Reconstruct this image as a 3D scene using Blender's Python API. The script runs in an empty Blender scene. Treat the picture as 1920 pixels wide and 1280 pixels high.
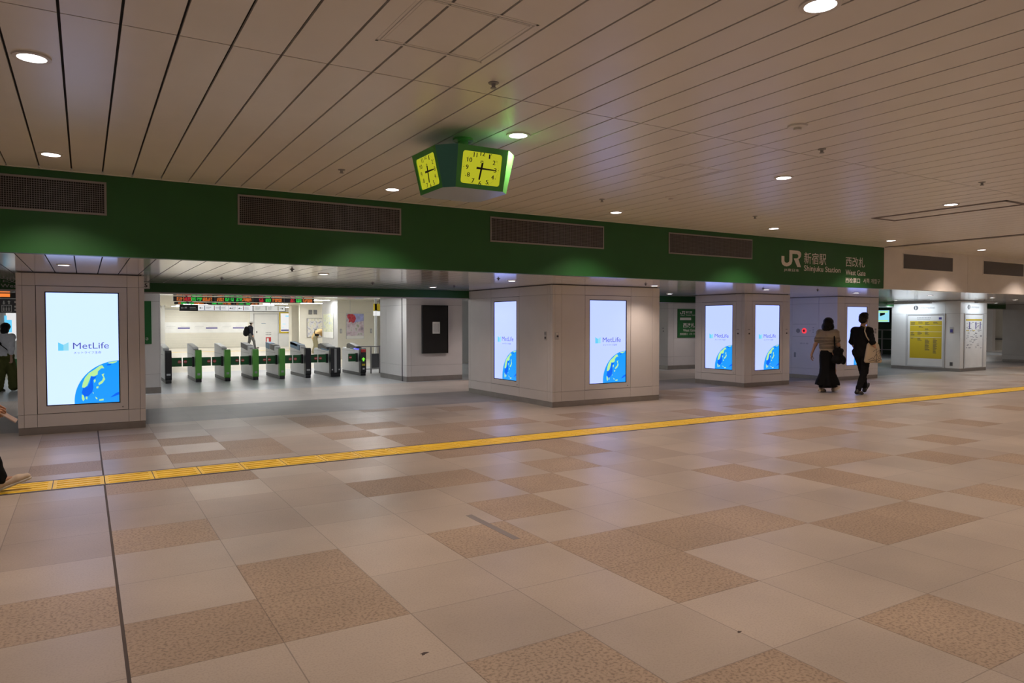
import bpy, bmesh, math, random
import numpy as np
from mathutils import Vector, Matrix

random.seed(7)
S = bpy.context.scene
COL = S.collection
PI = math.pi

# ------------------------------------------------------------------ camera, world, exposure
cam = bpy.data.cameras.new('camera')
cam.sensor_width = 36.0
cam.lens = 36.0 * 1329.35 / 1920.0
cam.clip_end = 200
camo = bpy.data.objects.new('camera', cam)
COL.objects.link(camo)
camo.location = (0, 0, 1.55)
camo.rotation_euler = (math.radians(90 - 1.5527), 0, math.radians(-31.0977))
S.camera = camo
W = bpy.data.worlds.new('world')
S.world = W
W.use_nodes = True
W.node_tree.nodes['Background'].inputs[0].default_value = (1.0, 0.86, 0.76, 1)
W.node_tree.nodes['Background'].inputs[1].default_value = 0.11
S.view_settings.view_transform = 'Standard'
S.view_settings.look = 'None'
S.view_settings.gamma = 1
S.view_settings.exposure = 0.0
S.view_settings.use_curve_mapping = False
WARM = (1.0, 0.79, 0.66)
DOWN_W = 150.0        # one concourse downlight
SOFF_W = 72.0        # one downlight under the low ceiling
HALL_E = 30.0         # hall ceiling light panels
SCREEN_E = 1.0
LAMP_E = 9.0

ZC, ZS, ZH = 3.065, 2.24, 2.48     # concourse ceiling, low ceiling, hall ceiling
YF = 8.43                          # face of the fascia beam


# ------------------------------------------------------------------ helpers
def tag(o, label=None, cat=None, group=None, kind=None):
    if label: o['label'] = label
    if cat: o['category'] = cat
    if group: o['group'] = group
    if kind: o['kind'] = kind
    return o


def empty(name, loc=(0, 0, 0), mat=None, rz=0.0):
    o = bpy.data.objects.new(name, None)
    o.empty_display_size = 0.1
    COL.objects.link(o)
    if mat is not None:
        o.matrix_world = mat
    else:
        o.location = loc
        o.rotation_euler = (0, 0, rz)
    return o


def frame(x, y, z, face):
    """u to the viewer's right, v up, w out of the wall; face is the side the wall looks to."""
    o = Vector((x, y, z))
    if face == '-y': u, n = Vector((1, 0, 0)), Vector((0, -1, 0))
    elif face == '-x': u, n = Vector((0, -1, 0)), Vector((-1, 0, 0))
    elif face == '+x': u, n = Vector((0, 1, 0)), Vector((1, 0, 0))
    else: u, n = Vector((-1, 0, 0)), Vector((0, 1, 0))
    v = Vector((0, 0, 1))
    m = Matrix((u, v, n)).transposed().to_4x4()
    m.translation = o
    return m


class MB:
    def __init__(s):
        s.v, s.f, s.mi = [], [], []

    def add(s, vs, fs, mi=0):
        b = len(s.v)
        s.v += [tuple(p) for p in vs]
        s.f += [tuple(i + b for i in f) for f in fs]
        s.mi += [mi] * len(fs)
        return s

    def box(s, x0, x1, y0, y1, z0, z1, mi=0, M=None):
        p = [(x, y, z) for z in (z0, z1) for y in (y0, y1) for x in (x0, x1)]
        if M is not None: p = [M @ Vector(q) for q in p]
        return s.add(p, [(0, 2, 3, 1), (4, 5, 7, 6), (0, 1, 5, 4), (2, 6, 7, 3), (0, 4, 6, 2), (1, 3, 7, 5)], mi)

    def quad(s, a, b, c, d, mi=0):
        return s.add([a, b, c, d], [(0, 1, 2, 3)], mi)

    def prism(s, poly, h0, h1, mi=0, M=None):
        """poly in (x, y), extruded along z from h0 to h1"""
        n = len(poly)
        ar = sum(poly[i][0] * poly[(i + 1) % n][1] - poly[(i + 1) % n][0] * poly[i][1] for i in range(n))
        if ar < 0: poly = poly[::-1]
        p = [(x, y, h0) for x, y in poly] + [(x, y, h1) for x, y in poly]
        if M is not None: p = [M @ Vector(q) for q in p]
        fs = [tuple(range(n - 1, -1, -1)), tuple(range(n, 2 * n))]
        fs += [(i, (i + 1) % n, n + (i + 1) % n, n + i) for i in range(n)]
        return s.add(p, fs, mi)

    def lathe(s, prof, c=(0, 0, 0), n=24, mi=0, sx=1.0, sy=1.0, M=None, caps=True):
        """prof = [(r, z)] around z"""
        vs, fs = [], []
        for r, z in prof:
            for k in range(n):
                a = 2 * PI * k / n
                vs.append(Vector((c[0] + r * math.cos(a) * sx, c[1] + r * math.sin(a) * sy, c[2] + z)))
        if M is not None: vs = [M @ p for p in vs]
        m = len(prof)
        for i in range(m - 1):
            for k in range(n):
                k2 = (k + 1) % n
                fs.append((i * n + k, i * n + k2, (i + 1) * n + k2, (i + 1) * n + k))
        if caps and prof[0][0] > 1e-6: fs.append(tuple(range(n - 1, -1, -1)))
        if caps and prof[-1][0] > 1e-6: fs.append(tuple((m - 1) * n + k for k in range(n)))
        return s.add(vs, fs, mi)

    def tube(s, path, r, n=8, mi=0):
        P = [Vector(p) for p in path]
        rr = r if isinstance(r, (list, tuple)) else [r] * len(P)
        vs, fs = [], []
        up = None
        for i, p in enumerate(P):
            t = (P[min(i + 1, len(P) - 1)] - P[max(i - 1, 0)]).normalized()
            if up is None:
                up = Vector((0, 0, 1)) if abs(t.z) < 0.9 else Vector((1, 0, 0))
            a = t.cross(up).normalized()
            up = a.cross(t).normalized()
            for k in range(n):
                q = 2 * PI * k / n
                vs.append(p + (a * math.cos(q) + up * math.sin(q)) * rr[i])
        for i in range(len(P) - 1):
            for k in range(n):
                k2 = (k + 1) % n
                fs.append((i * n + k, i * n + k2, (i + 1) * n + k2, (i + 1) * n + k))
        fs.append(tuple(range(n - 1, -1, -1)))
        fs.append(tuple((len(P) - 1) * n + k for k in range(n)))
        return s.add(vs, fs, mi)

    def build(s, name, mat, parent=None, bevel=0.0, smooth=False, seg=2):
        me = bpy.data.meshes.new(name)
        me.from_pydata(s.v, [], s.f)
        mats = mat if isinstance(mat, (list, tuple)) else [mat]
        for m in mats: me.materials.append(m)
        if len(mats) > 1:
            me.polygons.foreach_set('material_index', s.mi)
        bm = bmesh.new(); bm.from_mesh(me)
        big = [f for f in bm.faces if len(f.verts) > 4]
        if big: bmesh.ops.triangulate(bm, faces=big)
        bmesh.ops.recalc_face_normals(bm, faces=bm.faces)
        bm.to_mesh(me); bm.free()
        if smooth:
            me.polygons.foreach_set('use_smooth', [True] * len(me.polygons))
        me.update()
        o = bpy.data.objects.new(name, me)
        COL.objects.link(o)
        if parent is not None: o.parent = parent
        if bevel:
            b = o.modifiers.new('bevel', 'BEVEL'); b.width = bevel; b.segments = seg
            b.limit_method = 'ANGLE'; b.angle_limit = math.radians(40)
        return o


def rrect(u0, u1, v0, v1, r, n=5):
    out = []
    for cx, cy, a0 in ((u1 - r, v1 - r, 0), (u0 + r, v1 - r, 90), (u0 + r, v0 + r, 180), (u1 - r, v0 + r, 270)):
        for k in range(n + 1):
            a = math.radians(a0 + 90 * k / n)
            out.append((cx + r * math.cos(a), cy + r * math.sin(a)))
    return out


def copy_tree(o, parent=None):
    c = o.copy(); COL.objects.link(c)
    if parent is not None: c.parent = parent
    for ch in o.children: copy_tree(ch, c)
    return c


# ------------------------------------------------------------------ materials
def nt(name):
    m = bpy.data.materials.new(name); m.use_nodes = True
    t = m.node_tree
    return m, t, t.nodes['Principled BSDF']


def mat(name, col, rough=0.5, metal=0.0, spec=0.5, var=0.04, vscale=3.0, bump=0.0, bscale=60.0, coat=0.0, trans=0.0, alpha=1.0):
    """principled material with a soft noise variation of its colour (and a fine bump if asked)"""
    m, t, b = nt(name)
    b.inputs['Roughness'].default_value = rough
    b.inputs['Metallic'].default_value = metal
    b.inputs['Specular IOR Level'].default_value = spec
    if coat:
        b.inputs['Coat Weight'].default_value = coat; b.inputs['Coat Roughness'].default_value = 0.15
    if trans: b.inputs['Transmission Weight'].default_value = trans
    tc = t.nodes.new('ShaderNodeTexCoord')
    n = t.nodes.new('ShaderNodeTexNoise'); n.inputs['Scale'].default_value = vscale; n.inputs['Detail'].default_value = 3
    t.links.new(tc.outputs['Object'], n.inputs['Vector'])
    r = t.nodes.new('ShaderNodeValToRGB')
    r.color_ramp.elements[0].position = 0.3; r.color_ramp.elements[1].position = 0.7
    r.color_ramp.elements[0].color = tuple(c * (1 - var) for c in col) + (1,)
    r.color_ramp.elements[1].color = tuple(min(1, c * (1 + var)) for c in col) + (1,)
    t.links.new(n.outputs['Fac'], r.inputs['Fac'])
    t.links.new(r.outputs['Color'], b.inputs['Base Color'])
    if bump:
        n2 = t.nodes.new('ShaderNodeTexNoise'); n2.inputs['Scale'].default_value = bscale
        t.links.new(tc.outputs['Object'], n2.inputs['Vector'])
        bp = t.nodes.new('ShaderNodeBump'); bp.inputs['Strength'].default_value = bump; bp.inputs['Distance'].default_value = 0.01
        t.links.new(n2.outputs['Fac'], bp.inputs['Height']); t.links.new(bp.outputs['Normal'], b.inputs['Normal'])
    return m


def emit(name, col, e, rough=0.25):
    m, t, b = nt(name)
    b.inputs['Base Color'].default_value = tuple(c * 0.15 for c in col) + (1,)
    b.inputs['Roughness'].default_value = rough
    b.inputs['Emission Color'].default_value = tuple(col) + (1,)
    b.inputs['Emission Strength'].default_value = e
    return m


def floor_mat(name, lo, hi, speck, speck_amt, rough, jd=0.5, mottle=0.10, sscale=95):
    """stone tile: per-tile tone from a hash of the tile's cell, fine speckle and hairline joints"""
    m, t, b = nt(name)
    N, L = t.nodes, t.links
    geo = N.new('ShaderNodeNewGeometry')
    sub = N.new('ShaderNodeVectorMath'); sub.operation = 'SUBTRACT'; sub.inputs[1].default_value = (0.145, 2.84, 0)
    L.new(geo.outputs['Position'], sub.inputs[0])
    div = N.new('ShaderNodeVectorMath'); div.operation = 'DIVIDE'; div.inputs[1].default_value = (0.66, 0.6333, 1)
    L.new(sub.outputs[0], div.inputs[0])
    fl = N.new('ShaderNodeVectorMath'); fl.operation = 'FLOOR'; L.new(div.outputs[0], fl.inputs[0])
    fr = N.new('ShaderNodeVectorMath'); fr.operation = 'FRACTION'; L.new(div.outputs[0], fr.inputs[0])
    flz = N.new('ShaderNodeVectorMath'); flz.operation = 'MULTIPLY'; flz.inputs[1].default_value = (1, 1, 0); L.new(fl.outputs[0], flz.inputs[0])
    wn = N.new('ShaderNodeTexWhiteNoise'); wn.noise_dimensions = '2D'; L.new(flz.outputs[0], wn.inputs['Vector'])
    mix = N.new('ShaderNodeMix'); mix.data_type = 'RGBA'
    mix.inputs['A'].default_value = lo + (1,); mix.inputs['B'].default_value = hi + (1,)
    L.new(wn.outputs['Value'], mix.inputs['Factor'])
    # speckle of the stone
    ns = N.new('ShaderNodeTexNoise'); ns.inputs['Scale'].default_value = sscale; ns.inputs['Detail'].default_value = 2
    L.new(geo.outputs['Position'], ns.inputs['Vector'])
    rp = N.new('ShaderNodeValToRGB'); rp.color_ramp.elements[0].position = 0.36; rp.color_ramp.elements[1].position = 0.52
    rp.color_ramp.elements[0].color = (1, 1, 1, 1); rp.color_ramp.elements[1].color = (0, 0, 0, 1)
    L.new(ns.outputs['Fac'], rp.inputs['Fac'])
    am = N.new('ShaderNodeMath'); am.operation = 'MULTIPLY'; am.inputs[1].default_value = speck_amt; L.new(rp.outputs['Color'], am.inputs[0])
    m2 = N.new('ShaderNodeMix'); m2.data_type = 'RGBA'; m2.inputs['B'].default_value = speck + (1,)
    L.new(am.outputs[0], m2.inputs['Factor']); L.new(mix.outputs['Result'], m2.inputs['A'])
    # broad mottling (wear)
    nb = N.new('ShaderNodeTexNoise'); nb.inputs['Scale'].default_value = 1.3; nb.inputs['Detail'].default_value = 4
    L.new(geo.outputs['Position'], nb.inputs['Vector'])
    mr = N.new('ShaderNodeMapRange'); mr.inputs['From Min'].default_value = 0.3; mr.inputs['From Max'].default_value = 0.7
    mr.inputs['To Min'].default_value = 1 - mottle; mr.inputs['To Max'].default_value = 1 + mottle
    L.new(nb.outputs['Fac'], mr.inputs['Value'])
    mm = N.new('ShaderNodeMix'); mm.data_type = 'RGBA'; mm.blend_type = 'MULTIPLY'; mm.inputs['Factor'].default_value = 1
    L.new(m2.outputs['Result'], mm.inputs['A']); L.new(mr.outputs['Result'], mm.inputs['B'])
    # hairline joints
    sep = N.new('ShaderNodeSeparateXYZ'); L.new(fr.outputs[0], sep.inputs[0])
    js = []
    for ax, wd in (('X', 0.009), ('Y', 0.008)):
        a = N.new('ShaderNodeMath'); a.operation = 'LESS_THAN'; a.inputs[1].default_value = wd
        L.new(sep.outputs[ax], a.inputs[0]); js.append(a)
    mx = N.new('ShaderNodeMath'); mx.operation = 'MAXIMUM'; L.new(js[0].outputs[0], mx.inputs[0]); L.new(js[1].outputs[0], mx.inputs[1])
    jj = N.new('ShaderNodeMath'); jj.operation = 'MULTIPLY'; jj.inputs[1].default_value = jd; L.new(mx.outputs[0], jj.inputs[0])
    m3 = N.new('ShaderNodeMix'); m3.data_type = 'RGBA'; m3.inputs['B'].default_value = (0.06, 0.045, 0.04, 1)
    L.new(jj.outputs[0], m3.inputs['Factor']); L.new(mm.outputs['Result'], m3.inputs['A'])
    L.new(m3.outputs['Result'], b.inputs['Base Color'])
    b.inputs['Roughness'].default_value = rough
    bp = N.new('ShaderNodeBump'); bp.inputs['Strength'].default_value = 0.06; bp.inputs['Distance'].default_value = 0.004
    L.new(ns.outputs['Fac'], bp.inputs['Height']); L.new(bp.outputs['Normal'], b.inputs['Normal'])
    return m


M = {}
M['ceil'] = mat('ceiling_panel_white', (0.76, 0.74, 0.71), 0.30, spec=0.6, var=0.02)
M['soffit'] = mat('soffit_panel_white', (0.76, 0.75, 0.73), 0.13, spec=0.9, var=0.02, coat=0.6)
M['void'] = mat('ceiling_void_dark', (0.035, 0.032, 0.03), 0.8)
M['green'] = mat('fascia_green', (0.020, 0.112, 0.028), 0.42, var=0.05)
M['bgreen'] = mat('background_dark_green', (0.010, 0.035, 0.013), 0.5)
M['sgreen'] = mat('sign_green', (0.012, 0.13, 0.03), 0.4)
M['white'] = mat('wall_panel_white', (0.72, 0.70, 0.69), 0.42, var=0.02)
M['wfascia'] = mat('fascia_white', (0.84, 0.80, 0.76), 0.45, var=0.03)
M['joint'] = mat('panel_joint_dark', (0.20, 0.18, 0.18), 0.8)
M['cream'] = mat('hall_cream', (0.74, 0.71, 0.62), 0.5, var=0.02)
M['hwhite'] = mat('hall_white', (0.78, 0.78, 0.76), 0.45, var=0.02)
M['kick'] = mat('brushed_kick_plate', (0.36, 0.34, 0.32), 0.32, metal=0.75, var=0.06, vscale=8)
M['steel'] = mat('brushed_steel', (0.62, 0.62, 0.62), 0.3, metal=0.9, var=0.05, vscale=8)
M['silver'] = mat('gate_silver_panel', (0.62, 0.63, 0.64), 0.35, metal=0.35, var=0.04)
M['ggreen'] = mat('gate_green', (0.10, 0.36, 0.05), 0.35, coat=0.3)
M['gdark'] = mat('flap_dark_green', (0.012, 0.11, 0.03), 0.4)
M['black'] = mat('black_plastic', (0.018, 0.018, 0.02), 0.35)
M['bglass'] = mat('black_glass', (0.012, 0.011, 0.010), 0.08, spec=0.5)
M['dgrey'] = mat('dark_grey', (0.10, 0.10, 0.105), 0.5)
M['grey'] = mat('mid_grey', (0.32, 0.32, 0.32), 0.5)
M['lgrey'] = mat('light_grey', (0.55, 0.55, 0.55), 0.5)
M['grille'] = mat('grille_grey_metal', (0.30, 0.285, 0.29), 0.45, metal=0.3)
M['duct'] = mat('duct_black', (0.012, 0.012, 0.013), 0.7)
M['letter'] = mat('lettering_white', (0.80, 0.76, 0.72), 0.5)
M['paper'] = mat('paper_white', (0.82, 0.82, 0.80), 0.7)
M['red'] = mat('signal_red', (0.50, 0.03, 0.03), 0.4)
M['redlit'] = emit('red_lamp', (1.0, 0.05, 0.08), 0.9)
M['blue'] = mat('panel_blue', (0.04, 0.16, 0.30), 0.3)
M['navy'] = mat('banner_navy', (0.07, 0.06, 0.28), 0.5)
M['yellow'] = mat('notice_yellow', (0.62, 0.46, 0.02), 0.5, var=0.03)
M['tactile'] = mat('tactile_yellow', (0.95, 0.64, 0.05), 0.5, var=0.10, vscale=4)
M['tband'] = mat('tactile_border_stone', (0.085, 0.075, 0.078), 0.5)
M['ink'] = mat('printed_ink', (0.06, 0.06, 0.07), 0.6)
M['inkg'] = mat('printed_ink_grey', (0.32, 0.32, 0.34), 0.6)
M['tape'] = mat('tape_grey', (0.22, 0.20, 0.20), 0.6)
M['stain'] = mat('stain_dark', (0.07, 0.055, 0.05), 0.8)
M['t_light'] = floor_mat('tile_light_stone', (0.40, 0.345, 0.29), (0.47, 0.405, 0.34), (0.30, 0.24, 0.19), 0.35, 0.36)
M['t_dark'] = floor_mat('tile_dark_granite', (0.365, 0.275, 0.198), (0.41, 0.315, 0.23), (0.14, 0.10, 0.075), 0.62, 0.5, sscale=62)
M['t_mid'] = floor_mat('tile_mid_stone', (0.37, 0.31, 0.26), (0.415, 0.35, 0.29), (0.25, 0.20, 0.16), 0.35, 0.40)
M['t_grey'] = floor_mat('tile_grey_stone', (0.20, 0.19, 0.19), (0.24, 0.23, 0.225), (0.13, 0.13, 0.13), 0.25, 0.40, 0.25)
M['t_pink'] = floor_mat('tile_pale_stone', (0.50, 0.43, 0.39), (0.55, 0.48, 0.43), (0.38, 0.32, 0.28), 0.25, 0.36, 0.30)
M['t_hall'] = floor_mat('tile_hall_grey', (0.46, 0.47, 0.49), (0.50, 0.51, 0.53), (0.30, 0.30, 0.31), 0.25, 0.30, 0.30)
M['t_cream'] = floor_mat('tile_hall_cream', (0.62, 0.57, 0.48), (0.66, 0.61, 0.52), (0.5, 0.45, 0.38), 0.2, 0.35, 0.2)
M['scr_a'] = emit('screen_pale_cyan', (0.68, 0.90, 1.7), SCREEN_E, 0.12)
M['scr_b'] = emit('screen_pale_blue', (0.54, 0.66, 1.6), SCREEN_E, 0.12)
M['globe'] = emit('screen_ocean_blue', (0.01, 0.33, 1.0), SCREEN_E, 0.12)
M['gdeep'] = emit('screen_deep_blue', (0.0, 0.13, 0.9), SCREEN_E, 0.12)
M['gland'] = emit('screen_land_lime', (0.48, 0.86, 0.35), SCREEN_E, 0.12)
M['glink'] = emit('screen_ink_indigo', (0.10, 0.11, 0.42), SCREEN_E, 0.12)
M['logo1'] = emit('screen_logo_sky', (0.14, 0.62, 0.95), SCREEN_E, 0.12)
M['logo2'] = emit('screen_logo_aqua', (0.30, 0.72, 0.90), SCREEN_E, 0.12)
M['lens'] = emit('downlight_lens', (1.0, 0.95, 0.95), LAMP_E)
M['ring'] = mat('downlight_ring', (0.70, 0.68, 0.66), 0.4)
M['tube'] = emit('hall_light_panel', (0.97, 0.99, 1.0), HALL_E)
M['dial'] = emit('clock_dial_lit', (0.60, 0.60, 0.025), 0.70)
M['cgreen'] = mat('clock_green_enamel', (0.10, 0.42, 0.09), 0.25, metal=0.1, coat=0.4)
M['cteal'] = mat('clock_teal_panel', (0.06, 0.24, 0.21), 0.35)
M['cbase'] = mat('clock_underside', (0.30, 0.34, 0.32), 0.3)
M['led_o'] = emit('led_orange', (1.0, 0.25, 0.04), 0.9)
M['led_g'] = emit('led_green', (0.05, 1.0, 0.12), 0.8)
M['led_r'] = emit('led_red', (1.0, 0.03, 0.05), 0.9)
M['litwhite'] = emit('lit_sign_white', (1.0, 1.0, 1.0), 0.75)
M['creamglow'] = emit('sign_cream_glow', (1.0, 1.0, 0.92), 0.6)  # plain sign half: emission put in to stand in for light on it
M['litarrow'] = emit('lit_arrow_green', (0.25, 1.0, 0.05), 0.8)
M['litblue'] = emit('lit_reader_blue', (0.15, 0.15, 1.0), 1.0)
M['skin'] = mat('skin', (0.50, 0.30, 0.21), 0.5, var=0.05, vscale=20)
M['skin2'] = mat('skin_tan', (0.40, 0.20, 0.11), 0.5, var=0.06, vscale=20)
M['hair'] = mat('black_hair', (0.008, 0.007, 0.007), 0.5, spec=0.25, bump=0.3, bscale=120)
M['cloth_k'] = mat('black_cloth', (0.010, 0.010, 0.011), 0.85, spec=0.12, bump=0.3, bscale=40)
M['cloth_w'] = mat('white_cloth', (0.62, 0.62, 0.66), 0.85, spec=0.12, bump=0.3, bscale=40)
M['cloth_o'] = mat('olive_cloth', (0.095, 0.10, 0.03), 0.85, spec=0.12, bump=0.3, bscale=40)
M['cloth_t'] = mat('tan_cloth', (0.56, 0.38, 0.18), 0.85, spec=0.12, bump=0.3, bscale=40)
M['cloth_h'] = mat('khaki_cloth', (0.30, 0.27, 0.17), 0.85, spec=0.12, bump=0.3, bscale=40)
M['cloth_n'] = mat('navy_cloth', (0.02, 0.022, 0.035), 0.85, spec=0.12, bump=0.3, bscale=40)
M['denim'] = mat('pale_blue_cloth', (0.30, 0.33, 0.45), 0.85, spec=0.12)
M['canvas'] = mat('cream_canvas', (0.50, 0.42, 0.32), 0.85, spec=0.12, bump=0.2, bscale=60)
M['shoe_b'] = mat('beige_shoe', (0.55, 0.45, 0.35), 0.6)
M['shoe_k'] = mat('black_shoe', (0.012, 0.012, 0.013), 0.4)
M['sole'] = mat('pale_sole', (0.50, 0.47, 0.43), 0.6)
M['eye'] = mat('eye_dark', (0.02, 0.015, 0.012), 0.2)
M['lip'] = mat('lip', (0.38, 0.16, 0.13), 0.5)
M['phone'] = mat('phone_rose', (0.55, 0.42, 0.36), 0.25, metal=0.4)


def striped_cloth():
    m, t, b = nt('striped_tee_cloth')
    N, L = t.nodes, t.links
    tc = N.new('ShaderNodeTexCoord'); sp = N.new('ShaderNodeSeparateXYZ'); L.new(tc.outputs['Object'], sp.inputs[0])
    mu = N.new('ShaderNodeMath'); mu.operation = 'MULTIPLY'; mu.inputs[1].default_value = 1 / 0.031; L.new(sp.outputs['Z'], mu.inputs[0])
    fr = N.new('ShaderNodeMath'); fr.operation = 'FRACT'; L.new(mu.outputs[0], fr.inputs[0])
    lt = N.new('ShaderNodeMath'); lt.operation = 'LESS_THAN'; lt.inputs[1].default_value = 0.42; L.new(fr.outputs[0], lt.inputs[0])
    a = N.new('ShaderNodeMath'); a.operation = 'GREATER_THAN'; a.inputs[1].default_value = 0.965; L.new(sp.outputs['Z'], a.inputs[0])
    c = N.new('ShaderNodeMath'); c.operation = 'LESS_THAN'; c.inputs[1].default_value = 1.215; L.new(sp.outputs['Z'], c.inputs[0])
    p = N.new('ShaderNodeMath'); p.operation = 'MULTIPLY'; L.new(a.outputs[0], p.inputs[0]); L.new(c.outputs[0], p.inputs[1])
    q = N.new('ShaderNodeMath'); q.operation = 'MULTIPLY'; L.new(p.outputs[0], q.inputs[0]); L.new(lt.outputs[0], q.inputs[1])
    mx = N.new('ShaderNodeMix'); mx.data_type = 'RGBA'; mx.inputs['A'].default_value = (0.40, 0.34, 0.26, 1); mx.inputs['B'].default_value = (0.03, 0.026, 0.026, 1)
    L.new(q.outputs[0], mx.inputs['Factor']); L.new(mx.outputs['Result'], b.inputs['Base Color'])
    b.inputs['Roughness'].default_value = 0.85
    return m


M['striped'] = striped_cloth()


def poster_mat(name, cols, scale, seed):
    m, t, b = nt(name)
    N, L = t.nodes, t.links
    tc = N.new('ShaderNodeTexCoord')
    mp = N.new('ShaderNodeMapping'); mp.inputs['Location'].default_value = (seed, seed * 0.7, 0)
    L.new(tc.outputs['Object'], mp.inputs['Vector'])
    n = N.new('ShaderNodeTexNoise'); n.inputs['Scale'].default_value = scale; n.inputs['Detail'].default_value = 5
    L.new(mp.outputs[0], n.inputs['Vector'])
    r = N.new('ShaderNodeValToRGB')
    el = r.color_ramp.elements
    while len(el) < len(cols): el.new(0.5)
    for i, c in enumerate(cols):
        el[i].position = 0.32 + 0.36 * i / (len(cols) - 1); el[i].color = c + (1,)
    L.new(n.outputs['Fac'], r.inputs['Fac']); L.new(r.outputs['Color'], b.inputs['Base Color'])
    b.inputs['Roughness'].default_value = 0.5
    return m


M['post_a'] = poster_mat('poster_flower_field', [(0.55, 0.60, 0.78), (0.66, 0.70, 0.45), (0.75, 0.76, 0.62), (0.45, 0.52, 0.35)], 6, 3)
M['post_b'] = poster_mat('poster_valley', [(0.35, 0.30, 0.38), (0.62, 0.50, 0.58), (0.72, 0.66, 0.72), (0.40, 0.42, 0.34)], 5, 9)
M['post_sky'] = mat('poster_sky', (0.38, 0.42, 0.75), 0.5, var=0.2, vscale=6)
M['post_red'] = poster_mat('poster_red_blossom', [(0.35, 0.02, 0.05), (0.55, 0.05, 0.09), (0.65, 0.16, 0.10)], 12, 1)
M['map'] = poster_mat('map_print', [(0.30, 0.30, 0.36), (0.62, 0.62, 0.66), (0.70, 0.66, 0.52), (0.42, 0.46, 0.42)], 9, 5)


# ------------------------------------------------------------------ text
def text_mesh(body, bold=0.0):
    c = bpy.data.curves.new('t', 'FONT'); c.body = body; c.offset = bold; c.resolution_u = 3
    o = bpy.data.objects.new('t', c); COL.objects.link(o)
    dg = bpy.context.evaluated_depsgraph_get(); dg.update()
    me = bpy.data.meshes.new_from_object(o.evaluated_get(dg))
    v = np.zeros(len(me.vertices) * 3); me.vertices.foreach_get('co', v); v = v.reshape(-1, 3)
    fs = [tuple(p.vertices) for p in me.polygons]
    bpy.data.objects.remove(o); bpy.data.curves.remove(c); bpy.data.meshes.remove(me)
    return v, fs


def text_into(mb, body, u0, u1, v0, v1, w, bold=0.0, mi=0, Mx=None):
    """letters filling the box u0..u1, v0..v1 in the local u,v plane at height w"""
    v, fs = text_mesh(body, bold)
    if len(v) == 0: return
    lo, hi = v.min(0), v.max(0)
    x = u0 + (v[:, 0] - lo[0]) / max(1e-6, hi[0] - lo[0]) * (u1 - u0)
    y = v0 + (v[:, 1] - lo[1]) / max(1e-6, hi[1] - lo[1]) * (v1 - v0)
    pts = [Vector((a, b, w)) for a, b in zip(x, y)]
    if Mx is not None: pts = [Mx @ p for p in pts]
    mb.add(pts, fs, mi)


def text(name, body, u0, u1, v0, v1, w, m, parent, bold=0.0):
    mb = MB(); text_into(mb, body, u0, u1, v0, v1, w, bold)
    me = bpy.data.meshes.new(name); me.from_pydata(mb.v, [], mb.f); me.materials.append(m); me.update()
    o = bpy.data.objects.new(name, me); COL.objects.link(o); o.parent = parent
    return o


def flat(name, poly, w, m, parent):
    """thin printed or inlaid shape in the local u,v plane"""
    return MB().prism(poly, w - 0.0012, w, 0).build(name, m, parent)


JR = [(0, .62), (.145, .62), (.145, .36), (.17, .27), (.24, .235), (.32, .25), (.38, .30), (.395, .38), (.395, 1.0), (.82, 1.0),
      (.93, .965), (.985, .89), (1.0, .79), (.985, .66), (.93, .56), (.86, .50), (1.0, .02), (.81, .02), (.62, .52), (.80, .545),
      (.845, .60), (.86, .68), (.84, .75), (.79, .79), (.545, .79), (.545, .34), (.50, .18), (.40, .07), (.26, .02), (.14, .045), (.04, .14), (0, .28)]


def jr_logo(name, u0, u1, v0, v1, w, m, parent):
    return flat(name, [(u0 + x * (u1 - u0), v0 + y * (v1 - v0)) for x, y in JR], w, m, parent)


# ------------------------------------------------------------------ floor
dark = {(-1, 2), (0, 1), (1, 1), (1, 2), (0, 4), (3, 2), (4, 3), (5, 4), (6, 5), (4, 5), (3, 5), (4, 1), (4, 0), (5, 1), (6, 1), (2, -1),
        (7, 0), (8, 0), (9, 1), (9, 2), (10, 0), (10, 3), (11, 3), (12, 2), (8, 3), (13, 1), (15, 0), (14, 3), (7, 6), (12, 5), (13, 5),
        (0, 12), (1, 11), (1, 9), (2, 10), (0, 10), (-1, 9), (6, 9), (6, 8), (4, 10), (8, 10), (15, 5), (17, 4), (18, 2), (20, 3), (3, -2), (5, -2)}
mid = {(-1, 5), (0, 5), (1, 5), (-1, 4), (2, 5), (2, 6), (3, 7), (1, 4), (0, 6), (-1, 6), (7, 4), (8, 5), (16, 3), (13, 2), (9, 4), (3, 10), (2, 8)}
fm = MB()
rs = random.Random(11)
ys = [2.84 + 0.6333 * j for j in range(-16, 15)]
ys[-1] = 11.72
ys += [12.08]
for i in range(-17, 62):
    x0, x1 = 0.145 + 0.66 * i, 0.145 + 0.66 * (i + 1)
    for k in range(len(ys) - 1):
        j = k - 16
        if (i, j) in dark: mi = 1
        elif (i, j) in mid: mi = 2
        elif i < 16 and -3 < j < 7: mi = 0
        else: mi = rs.choices((0, 1, 2), (0.68, 0.14, 0.18))[0]
        fm.quad((x0, ys[k], 0), (x1, ys[k], 0), (x1, ys[k + 1], 0), (x0, ys[k + 1], 0), mi)
XA, XB = 0.145 - 17 * 0.66, 0.145 + 62 * 0.66
for y0, y1, mi in ((12.08, 14.2, 3), (14.2, 16.95, 4), (16.95, 24.0, 5), (24.0, 48.0, 6)):
    fm.quad((XA, y0, 0), (XB, y0, 0), (XB, y1, 0), (XA, y1, 0), mi)
fo = fm.build('floor', [M['t_light'], M['t_dark'], M['t_mid'], M['t_grey'], M['t_pink'], M['t_hall'], M['t_cream']])
tag(fo, 'beige and brown stone tile floor of the concourse', 'floor', kind='structure')
o = MB().box(0.137, 0.153, -7, 11.7, 0.0, 0.0015).build('trim_1', M['stain'])
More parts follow.
